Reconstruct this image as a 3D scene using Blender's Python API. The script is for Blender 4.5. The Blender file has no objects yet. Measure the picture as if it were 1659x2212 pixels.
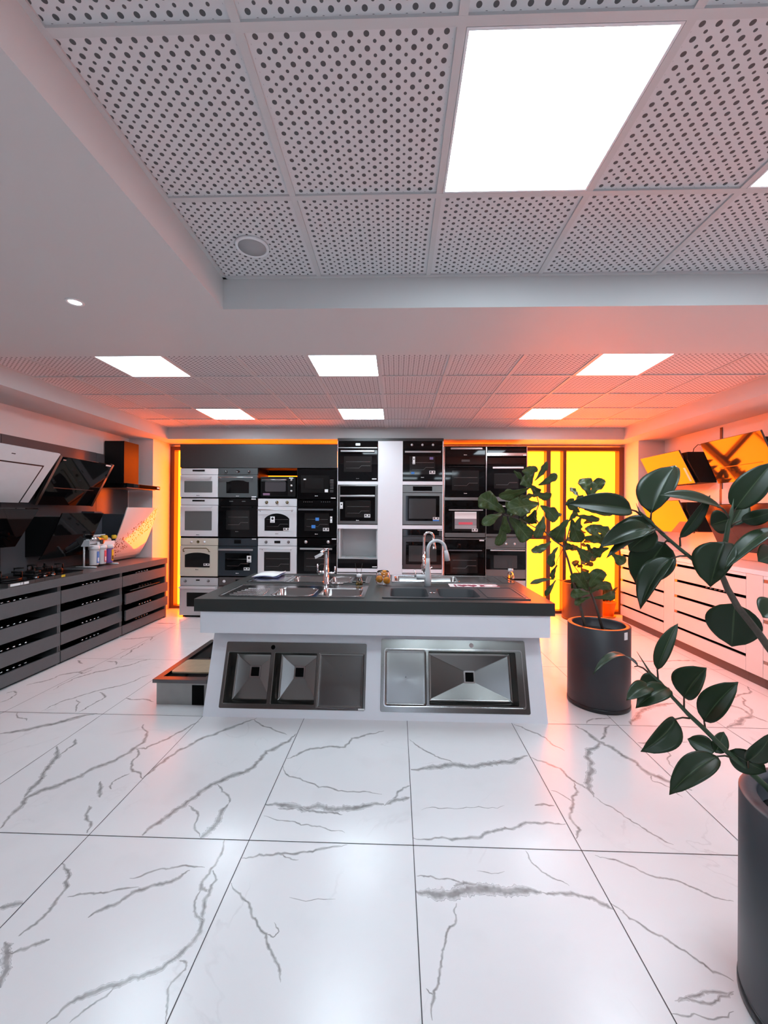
import bpy, bmesh, math, random
from mathutils import Vector, Matrix
from mathutils.geometry import tessellate_polygon
from math import sin, cos, pi, sqrt, radians
SC = bpy.context.scene
COL = SC.collection
random.seed(7)
# ------------------------------------------------------------------ camera
F_PX, YAW, PIT, ROLL = 893.1, .0304, .0034, .0067
CAM = Vector((0, 0, 1.6))
_F = Vector((-sin(YAW), cos(YAW), 0)); _R = Vector((cos(YAW), sin(YAW), 0)); _Z = Vector((0, 0, 1))
_D = cos(PIT)*_F + sin(PIT)*_Z
_U = -sin(PIT)*_F + cos(PIT)*_Z
RIGHT = cos(ROLL)*_R + sin(ROLL)*_U
UP = -sin(ROLL)*_R + cos(ROLL)*_U
cd = bpy.data.cameras.new('camera'); cam = bpy.data.objects.new('camera', cd); COL.objects.link(cam)
m = Matrix.Identity(4)
for i, v in enumerate((RIGHT, UP, -_D)):
    for k in range(3): m[k][i] = v[k]
m.translation = CAM
cam.matrix_world = m
cd.sensor_fit = 'HORIZONTAL'; cd.sensor_width = 36; cd.lens = F_PX/1659*36
cd.clip_start = .05; cd.clip_end = 60
SC.camera = cam
def ray(px, py): return _D + RIGHT*((px-829.5)/F_PX) - UP*((py-1106)/F_PX)
def atY(px, py, y): r = ray(px, py); return CAM + r*(y/r.y)
def atX(px, py, x): r = ray(px, py); return CAM + r*(x/r.x)
def atZ(px, py, z): r = ray(px, py); return CAM + r*((z-1.6)/r.z)
# ------------------------------------------------------------------ world and exposure
PANEL_L = 18.0          # ceiling LED panels
WIN_L = (19.0, 2.15, .05)  # backlit orange film on the far window
DAY_L = 3.0             # daylight in the shop front behind the camera
w = bpy.data.worlds.new('world'); SC.world = w; w.use_nodes = True
w.node_tree.nodes['Background'].inputs[0].default_value = (.5, .6, .8, 1)
w.node_tree.nodes['Background'].inputs[1].default_value = .3
SC.view_settings.view_transform = 'Standard'; SC.view_settings.look = 'None'
SC.view_settings.exposure = 0.0; SC.view_settings.gamma = 1
SC.view_settings.use_curve_mapping = False
# ------------------------------------------------------------------ materials
MATS = {}
def mat(name, col, rough=.5, metal=0, spec=.5, emit=None, es=1, coat=0, bump=0, bscale=60, var=0, trans=0, alpha=1, ior=1.45, aniso=0):
    if name in MATS: return MATS[name]
    M = bpy.data.materials.new(name); M.use_nodes = True; nt = M.node_tree; b = nt.nodes['Principled BSDF']
    b.inputs['Base Color'].default_value = (*col, 1); b.inputs['Roughness'].default_value = rough
    b.inputs['Metallic'].default_value = metal; b.inputs['Specular IOR Level'].default_value = spec
    b.inputs['Coat Weight'].default_value = coat; b.inputs['Coat Roughness'].default_value = .05
    b.inputs['Transmission Weight'].default_value = trans; b.inputs['Alpha'].default_value = alpha; b.inputs['IOR'].default_value = ior
    if aniso: b.inputs['Anisotropic'].default_value = aniso
    if emit: b.inputs['Emission Color'].default_value = (*emit, 1); b.inputs['Emission Strength'].default_value = es
    if bump or var:
        tc = nt.nodes.new('ShaderNodeTexCoord'); n = nt.nodes.new('ShaderNodeTexNoise'); n.inputs['Scale'].default_value = bscale
        n.inputs['Detail'].default_value = 4
        nt.links.new(tc.outputs['Object'], n.inputs['Vector'])
        if bump:
            bp = nt.nodes.new('ShaderNodeBump'); bp.inputs['Strength'].default_value = bump; bp.inputs['Distance'].default_value = .002
            nt.links.new(n.outputs['Fac'], bp.inputs['Height']); nt.links.new(bp.outputs['Normal'], b.inputs['Normal'])
        if var:
            r = nt.nodes.new('ShaderNodeMapRange'); r.inputs['To Min'].default_value = 1-var; r.inputs['To Max'].default_value = 1+var
            mx = nt.nodes.new('ShaderNodeVectorMath'); mx.operation = 'SCALE'; mx.inputs[0].default_value = col
            nt.links.new(n.outputs['Fac'], r.inputs['Value']); nt.links.new(r.outputs[0], mx.inputs['Scale']); nt.links.new(mx.outputs[0], b.inputs['Base Color'])
    MATS[name] = M; return M
PLASTER = mat('white_plaster', (.74, .735, .74), .65, bump=.08, bscale=180)
SOFFIT = mat('soffit_paint', (.59, .59, .59), .6, bump=.05, bscale=220)
WALLW = mat('wall_white', (.76, .74, .74), .5, bump=.05, bscale=200)
GRID = mat('ceiling_grid_white', (.56, .555, .56), .5)
FRAME = mat('bronze_window_frame', (.10, .042, .03), .35)
DARKB = mat('charcoal_laminate', (.042, .041, .041), .38, var=.12, bscale=30)
DARKC = mat('charcoal_drawer', (.105, .105, .108), .38, var=.08, bscale=20)
SPLASH = mat('charcoal_splashback', (.09, .09, .098), .22)
TOPG = mat('graphite_worktop', (.026, .029, .027), .36, bump=.03, bscale=300, var=.06)
WHITEG = mat('white_gloss_laminate', (.80, .80, .83), .22)
WHITES = mat('white_satin_laminate', (.78, .79, .84), .35)
PLINTH = mat('brown_plinth', (.10, .065, .06), .4)
BLACKG = mat('black_glass', (.003, .003, .0035), .04, spec=.32)
BLACKM = mat('black_metal', (.006, .006, .0065), .42, spec=.25)
BLACKP = mat('black_interior', (.004, .004, .004), .9, spec=.1)
GLASSW = mat('oven_window_glass', (.014, .013, .013), .06, spec=.4)
GLASSG = mat('grey_oven_glass', (.13, .135, .135), .12)
STEEL = mat('brushed_steel', (.27, .27, .265), .30, metal=1, bump=.02, bscale=500, aniso=.5)
STEELB = mat('bright_steel', (.62, .62, .62), .16, metal=1)
STEELD = mat('dark_steel', (.13, .13, .133), .3, metal=1)
CHROME = mat('chrome', (.8, .8, .82), .05, metal=1)
SILVER = mat('silver_handle', (.60, .60, .61), .28, metal=.85)
WHITEO = mat('white_enamel', (.68, .68, .70), .2)
SILVO = mat('silver_enamel', (.50, .50, .51), .3)
CREAM = mat('cream_enamel', (.60, .56, .47), .25)
GREYO = mat('grey_enamel', (.075, .085, .088), .3)
SLATE = mat('slate_enamel', (.028, .036, .044), .22)
BROWNO = mat('brown_grey_enamel', (.085, .072, .07), .3)
PAPER = mat('white_paper', (.82, .82, .82), .6)
INK = mat('black_ink', (.01, .01, .01), .5)
BLUE = mat('blue_sticker', (.05, .22, .62), .5)
MAUVE = mat('mauve_label', (.22, .12, .20), .5)
BRASS = mat('antique_brass', (.16, .13, .06), .3, metal=.9)
POTB = mat('anthracite_pot', (.030, .031, .036), .42, var=.1, bscale=8)
POTR = mat('black_pot_base', (.012, .012, .014), .3)
SOIL = mat('dark_soil', (.012, .010, .009), .95, bump=.8, bscale=90)
ORP = mat('orange_plastic', (.85, .32, .03), .4)
BARK = mat('grey_brown_bark', (.09, .07, .055), .8, bump=.5, bscale=70, var=.3)
STEMG = mat('green_stem', (.035, .06, .03), .45)
PETI = mat('reddish_petiole', (.05, .035, .02), .45)
WHPL = mat('white_plastic', (.75, .76, .78), .3)
PURP = mat('purple_plastic', (.20, .12, .42), .35)
YELP = mat('yellow_plastic', (.78, .50, .03), .4)
GRANITE = mat('granite_composite', (.042, .046, .052), .42, bump=.15, bscale=400, var=.15)
ORANGE = mat('orange_peel', (.80, .30, .015), .4, bump=.4, bscale=150)
CLEAR = mat('clear_glass', (1, 1, 1), .02, trans=1, ior=1.45)
AMBER = mat('amber_liquid', (.85, .60, .15), .03, trans=1, ior=1.35)
REED = mat('dark_reed', (.03, .025, .02), .7)
GREYT = mat('white_matte_tap', (.60, .62, .64), .35)
REDI = mat('dark_red_print', (.25, .02, .06), .5)
PINK = mat('pink_red_print', (.70, .10, .14), .5)
GREYP = mat('grey_print', (.25, .24, .26), .5)
STON = mat('white_stone_glass', (.62, .62, .63), .12, var=.06, bscale=8)
GOLDW = mat('pale_wood_board', (.50, .40, .26), .3, var=.2, bscale=14)
SPKM = mat('speaker_mesh', (.38, .38, .39), .7, bump=.6, bscale=600)
LEDM = mat('led_diffuser', (1, 1, 1), .5, emit=(.81, .98, 1.08), es=PANEL_L)
SPOTM = mat('spot_lamp_lens', (1, 1, 1), .5, emit=(1, .98, .95), es=14)
FILM = mat('orange_window_film', (.6, .3, .03), .5, emit=WIN_L, es=1)
DAYM = mat('daylight_glazing', (.5, .6, .7), .3, emit=(.78, .92, 1.15), es=DAY_L)
WOODW = mat('white_wood_grain', (.72, .66, .64), .3, var=.04, bscale=6)

def N(nt, t, **k):
    n = nt.nodes.new('ShaderNode'+t)
    for a, b in k.items(): setattr(n, a, b)
    return n
def mth(nt, op, a, b=None, c=None):
    n = N(nt, 'Math', operation=op)
    for i, v in enumerate((a, b, c)):
        if v is None: continue
        if isinstance(v, (int, float)): n.inputs[i].default_value = v
        else: nt.links.new(v, n.inputs[i])
    return n.outputs[0]
def perforated(name, x0, y0):
    M = bpy.data.materials.new(name); M.use_nodes = True; nt = M.node_tree; b = nt.nodes['Principled BSDF']
    b.inputs['Roughness'].default_value = .75
    tc = N(nt, 'TexCoord'); sp = N(nt, 'SeparateXYZ'); nt.links.new(tc.outputs['Object'], sp.inputs[0])
    def axis(o, c0, n, s, mg):
        t = mth(nt, 'DIVIDE', mth(nt, 'SUBTRACT', o, c0), .6)
        t = mth(nt, 'MULTIPLY', mth(nt, 'FRACT', mth(nt, 'ADD', t, 20)), .6)
        a = mth(nt, 'DIVIDE', mth(nt, 'SUBTRACT', t, mg), s)
        big = mth(nt, 'MULTIPLY', mth(nt, 'SUBTRACT', mth(nt, 'FRACT', mth(nt, 'ADD', a, 10.5)), .5), s)
        sml = mth(nt, 'MULTIPLY', mth(nt, 'SUBTRACT', mth(nt, 'FRACT', mth(nt, 'ADD', a, 10)), .5), s)
        msk = mth(nt, 'MULTIPLY', mth(nt, 'GREATER_THAN', a, -.4), mth(nt, 'LESS_THAN', a, n-.6))
        return big, sml, msk
    bx_, sx_, mx_ = axis(sp.outputs[0], x0, 13, .0437, .038)
    by_, sy_, my_ = axis(sp.outputs[1], y0, 16, .0362, .0285)
    def disc(x, y, r):
        d = mth(nt, 'SQRT', mth(nt, 'ADD', mth(nt, 'MULTIPLY', x, x), mth(nt, 'MULTIPLY', y, y)))
        return mth(nt, 'LESS_THAN', d, r)
    h = mth(nt, 'MAXIMUM', disc(bx_, by_, .0078), disc(sx_, sy_, .0050))
    h = mth(nt, 'MULTIPLY', h, mth(nt, 'MULTIPLY', mx_, my_))
    mix = N(nt, 'Mix', data_type='RGBA'); nt.links.new(h, mix.inputs[0])
    mix.inputs[6].default_value = (.63, .62, .635, 1); mix.inputs[7].default_value = (.085, .085, .09, 1)
    nt.links.new(mix.outputs[2], b.inputs['Base Color'])
    return M
def floor_mats():
    base = (.80, .80, .815)
    M = bpy.data.materials.new('marble_tile'); M.use_nodes = True; nt = M.node_tree; b = nt.nodes['Principled BSDF']
    tc = N(nt, 'TexCoord'); n1 = N(nt, 'TexNoise'); n1.inputs['Scale'].default_value = .9; n1.inputs['Detail'].default_value = 8; n1.inputs['Distortion'].default_value = 1.2
    nt.links.new(tc.outputs['Object'], n1.inputs['Vector'])
    # faint thin veins
    v = mth(nt, 'ABSOLUTE', mth(nt, 'SUBTRACT', n1.outputs['Fac'], .5))
    v = mth(nt, 'SUBTRACT', 1, mth(nt, 'MINIMUM', mth(nt, 'DIVIDE', v, .006), 1))
    n2 = N(nt, 'TexNoise'); n2.inputs['Scale'].default_value = 2.2; nt.links.new(tc.outputs['Object'], n2.inputs['Vector'])
    msk = mth(nt, 'MULTIPLY', mth(nt, 'SUBTRACT', n2.outputs['Fac'], .52), 5); msk = mth(nt, 'MAXIMUM', mth(nt, 'MINIMUM', msk, 1), 0)
    v = mth(nt, 'MULTIPLY', mth(nt, 'MULTIPLY', v, msk), .30)
    n3 = N(nt, 'TexNoise'); n3.inputs['Scale'].default_value = 3.5; n3.inputs['Detail'].default_value = 6; nt.links.new(tc.outputs['Object'], n3.inputs['Vector'])
    cl = mth(nt, 'MULTIPLY', mth(nt, 'MAXIMUM', mth(nt, 'SUBTRACT', n3.outputs['Fac'], .55), 0), .45)
    f = mth(nt, 'ADD', v, cl)
    mix = N(nt, 'Mix', data_type='RGBA'); nt.links.new(f, mix.inputs[0])
    mix.inputs[6].default_value = (*base, 1); mix.inputs[7].default_value = (.36, .35, .35, 1)
    nt.links.new(mix.outputs[2], b.inputs['Base Color'])
    V = bpy.data.materials.new('marble_vein'); V.use_nodes = True; nt2 = V.node_tree; b2 = nt2.nodes['Principled BSDF']
    uv = N(nt2, 'UVMap'); sp = N(nt2, 'SeparateXYZ'); nt2.links.new(uv.outputs[0], sp.inputs[0])
    tc = N(nt2, 'TexCoord'); n = N(nt2, 'TexNoise'); n.inputs['Scale'].default_value = 18; n.inputs['Detail'].default_value = 6; n.inputs['Roughness'].default_value = .7
    nt2.links.new(tc.outputs['Object'], n.inputs['Vector'])
    a = mth(nt2, 'ABSOLUTE', sp.outputs[1])
    a = mth(nt2, 'ADD', a, mth(nt2, 'MULTIPLY', mth(nt2, 'SUBTRACT', n.outputs['Fac'], .5), 1.0))
    mr = N(nt2, 'MapRange'); mr.inputs['From Min'].default_value = .25; mr.inputs['From Max'].default_value = .8
    mr.inputs['To Min'].default_value = 1; mr.inputs['To Max'].default_value = 0; nt2.links.new(a, mr.inputs['Value'])
    n4 = N(nt2, 'TexNoise'); n4.inputs['Scale'].default_value = 22; nt2.links.new(tc.outputs['Object'], n4.inputs['Vector'])
    k = mth(nt2, 'MULTIPLY', mr.outputs[0], mth(nt2, 'ADD', mth(nt2, 'MULTIPLY', n4.outputs['Fac'], .9), .28))
    mx = N(nt2, 'Mix', data_type='RGBA'); nt2.links.new(k, mx.inputs[0])
    mx.inputs[6].default_value = (*base, 1); mx.inputs[7].default_value = (.21, .205, .20, 1)
    nt2.links.new(mx.outputs[2], b2.inputs['Base Color'])
    tr = N(nt2, 'BsdfTransparent'); ms = N(nt2, 'MixShader'); mo = nt2.nodes['Material Output']
    al = mth(nt2, 'MINIMUM', mth(nt2, 'MULTIPLY', mr.outputs[0], 4), 1)
    nt2.links.new(al, ms.inputs[0]); nt2.links.new(tr.outputs[0], ms.inputs[1]); nt2.links.new(b2.outputs[0], ms.inputs[2]); nt2.links.new(ms.outputs[0], mo.inputs[0])
    for q in (b, b2): q.inputs["Roughness"].default_value = .24; q.inputs['Specular IOR Level'].default_value = .5
    J = mat('tile_joint', (.055, .055, .06), .5)
    return M, V, J
def leaf_mat(name, col, vein, tr, side=.0, rough=.28):
    M = bpy.data.materials.new(name); M.use_nodes = True; nt = M.node_tree; b = nt.nodes['Principled BSDF']
    uv = N(nt, 'UVMap'); sp = N(nt, 'SeparateXYZ'); nt.links.new(uv.outputs[0], sp.inputs[0])
    av = mth(nt, 'ABSOLUTE', sp.outputs[1])
    mid = mth(nt, 'LESS_THAN', av, .035)
    f = mid
    if side:
        q = mth(nt, 'FRACT', mth(nt, 'SUBTRACT', mth(nt, 'MULTIPLY', sp.outputs[0], 8), mth(nt, 'MULTIPLY', av, 2.2)))
        q = mth(nt, 'MULTIPLY', mth(nt, 'LESS_THAN', q, .09), side); f = mth(nt, 'MAXIMUM', mid, q)
    f = mth(nt, 'MULTIPLY', f, .8)
    mx = N(nt, 'Mix', data_type='RGBA'); nt.links.new(f, mx.inputs[0]); mx.inputs[6].default_value = (*col, 1); mx.inputs[7].default_value = (*vein, 1)
    nt.links.new(mx.outputs[2], b.inputs['Base Color']); b.inputs['Roughness'].default_value = rough; b.inputs['Specular IOR Level'].default_value = .3
    t = N(nt, 'BsdfTranslucent'); t.inputs[0].default_value = (*tr, 1)
    ad = N(nt, 'MixShader'); ad.inputs[0].default_value = .05
    nt.links.new(b.outputs[0], ad.inputs[1]); nt.links.new(t.outputs[0], ad.inputs[2]); nt.links.new(ad.outputs[0], nt.nodes['Material Output'].inputs[0])
    return M
RUBBER = leaf_mat('rubber_leaf', (.017, .032, .014), (.07, .10, .05), (.10, .12, .03), rough=.36)
FIDDLE = leaf_mat('fiddle_leaf', (.050, .080, .024), (.13, .17, .07), (.30, .26, .05), side=.7, rough=.38)
BACKL = leaf_mat('far_leaf', (.07, .075, .02), (.16, .15, .06), (.5, .3, .05), side=.5, rough=.45)

# ------------------------------------------------------------------ mesh helpers
OFF = {}
def tag(o, label=None, cat=None, group=None, kind=None):
    if label: o['label'] = label
    if cat: o['category'] = cat
    if group: o['group'] = group
    if kind: o['kind'] = kind
    return o
def thing(name, loc, label, cat, group=None):
    o = bpy.data.objects.new(name, None); COL.objects.link(o); o.location = loc; o.empty_display_size = .05
    OFF[o.name] = Vector(loc); return tag(o, label, cat, group)
class MB:
    def __init__(s): s.v = []; s.f = []; s.mi = []; s.sm = []; s.uv = {}
    def add(s, vs, fs, mi=0, smooth=False):
        b = len(s.v); s.v += [tuple(p) for p in vs]
        for f in fs: s.f.append([b+i for i in f]); s.mi.append(mi); s.sm.append(smooth)
        return s
    def box(s, x0, x1, y0, y1, z0, z1, mi=0):
        return s.add([(x0,y0,z0),(x1,y0,z0),(x1,y1,z0),(x0,y1,z0),(x0,y0,z1),(x1,y0,z1),(x1,y1,z1),(x0,y1,z1)],
            [(0,3,2,1),(4,5,6,7),(0,1,5,4),(1,2,6,5),(2,3,7,6),(3,0,4,7)], mi)
    def prism(s, poly, d0, d1, fr=None, mi=0, smooth=False):
        """poly in 2D (a,b); fr maps (a,b,d)->xyz"""
        fr = fr or (lambda a, b, d: (a, d, b)); n = len(poly)
        vs = [fr(a, b, d0) for a, b in poly]+[fr(a, b, d1) for a, b in poly]
        s.add(vs, [tuple(range(n)), tuple(range(2*n-1, n-1, -1))], mi)
        b0 = len(s.v)-2*n
        for i in range(n):
            j = (i+1) % n; s.f.append([b0+i, b0+n+i, b0+n+j, b0+j]); s.mi.append(mi); s.sm.append(smooth)
        return s
    def holed(s, outer, holes, d0, d1, fr, mi=0):
        loops = [outer]+holes
        tri = tessellate_polygon([[Vector((a, b, 0)) for a, b in l] for l in loops])
        pts = [p for l in loops for p in l]; n = len(pts)
        s.add([fr(a, b, d1) for a, b in pts]+[fr(a, b, d0) for a, b in pts], [], mi); b0 = len(s.v)-2*n
        for t in tri:
            s.f.append([b0+i for i in t]); s.mi.append(mi); s.sm.append(False)
            s.f.append([b0+n+i for i in reversed(t)]); s.mi.append(mi); s.sm.append(False)
        k = 0
        for l in loops:
            L = len(l)
            for i in range(L):
                j = (i+1) % L; s.f.append([b0+k+i, b0+k+j, b0+n+k+j, b0+n+k+i]); s.mi.append(mi); s.sm.append(False)
            k += L
        return s
    def lathe(s, c, prof, seg=24, axis='z', mi=0, smooth=True, ex=1, ey=1):
        vs = []; n = len(prof)
        for k in range(seg):
            a = 2*pi*k/seg
            for r, h in prof:
                p = (r*cos(a)*ex, r*sin(a)*ey, h)
                if axis == 'y': p = (p[0], p[2], p[1])
                if axis == 'x': p = (p[2], p[0], p[1])
                vs.append((c[0]+p[0], c[1]+p[1], c[2]+p[2]))
        fs = []
        for k in range(seg):
            k2 = (k+1) % seg
            for i in range(n-1): fs.append((k*n+i, k2*n+i, k2*n+i+1, k*n+i+1))
        s.add(vs, fs, mi, smooth)
        b0 = len(s.v)-len(vs)
        if prof[0][0] > 1e-6: s.f.append([b0+k*n for k in range(seg)]); s.mi.append(mi); s.sm.append(False)
        if prof[-1][0] > 1e-6: s.f.append([b0+k*n+n-1 for k in range(seg)]); s.mi.append(mi); s.sm.append(False)
        return s
    def tube(s, path, r, seg=10, mi=0, r2=None):
        path = [Vector(p) for p in path]; n = len(path); rings = []
        rr = r if isinstance(r, (list, tuple)) else [r+((r2-r)*i/(n-1) if r2 is not None else 0) for i in range(n)]
        up = Vector((.123, .31, .94)).normalized()
        vs = []
        for i, p in enumerate(path):
            t = (path[min(i+1, n-1)]-path[max(i-1, 0)]).normalized()
            a = t.cross(up)
            if a.length < .05: a = t.cross(Vector((1, 0, 0)))
            a.normalize(); b = a.cross(t).normalized(); up = b if i else up
            for k in range(seg):
                q = 2*pi*k/seg; vs.append(p+a*rr[i]*cos(q)+b*rr[i]*sin(q))
            up = b.cross(a) if False else up
        fs = []
        for i in range(n-1):
            for k in range(seg):
                k2 = (k+1) % seg; fs.append((i*seg+k, i*seg+k2, (i+1)*seg+k2, (i+1)*seg+k))
        fs.append(tuple(range(seg))); fs.append(tuple((n-1)*seg+k for k in range(seg)))
        return s.add(vs, fs, mi, True)
    def sphere(s, c, r, seg=20, mi=0):
        prof = [(r*sin(pi*i/(seg//2)), -r*cos(pi*i/(seg//2))) for i in range(seg//2+1)]
        prof[0] = (1e-7, -r); prof[-1] = (1e-7, r)
        return s.lathe(c, prof, seg, mi=mi)
    def build(s, name, mats, parent=None, bevel=0, seg=2, label=None):
        off = OFF.get(parent.name, Vector((0, 0, 0))) if parent else Vector((0, 0, 0))
        me = bpy.data.meshes.new(name)
        me.from_pydata([tuple(Vector(p)-off) for p in s.v], [], s.f)
        for mm in (mats if isinstance(mats, (list, tuple)) else [mats]): me.materials.append(mm)
        me.polygons.foreach_set('material_index', s.mi); me.polygons.foreach_set('use_smooth', s.sm)
        if s.uv:
            L = me.uv_layers.new(name='UVMap')
            for lp in me.loops: L.data[lp.index].uv = s.uv.get(lp.vertex_index, (0, 1))
        bm = bmesh.new(); bm.from_mesh(me); bmesh.ops.recalc_face_normals(bm, faces=bm.faces); bm.to_mesh(me); bm.free()
        o = bpy.data.objects.new(name, me); COL.objects.link(o)
        if parent: o.parent = parent; OFF[o.name] = off
        if bevel:
            bv = o.modifiers.new('bevel', 'BEVEL'); bv.width = bevel; bv.segments = seg; bv.limit_method = 'ANGLE'; bv.angle_limit = radians(40)
        if label: o['label'] = label
        return o
def B(x0, x1, y0, y1, z0, z1): return MB().box(x0, x1, y0, y1, z0, z1)
def rrect(x0, x1, y0, y1, r, n=5):
    P = []
    for cx, cy, a0 in ((x1-r, y1-r, 0), (x0+r, y1-r, 90), (x0+r, y0+r, 180), (x1-r, y0+r, 270)):
        for i in range(n+1):
            a = radians(a0+90*i/n); P.append((cx+r*cos(a), cy+r*sin(a)))
    return P
def shift_origin(o, loc):
    loc = Vector(loc); o.data.transform(Matrix.Translation(-loc)); o.location = loc; OFF[o.name] = Vector((0, 0, 0))
    return o
def copy_tree(o, parent=None):
    c = o.copy(); COL.objects.link(c); c.parent = parent
    for ch in list(o.children): copy_tree(ch, c)
    return c
def st(o): o['kind'] = 'structure'; return o
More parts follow.
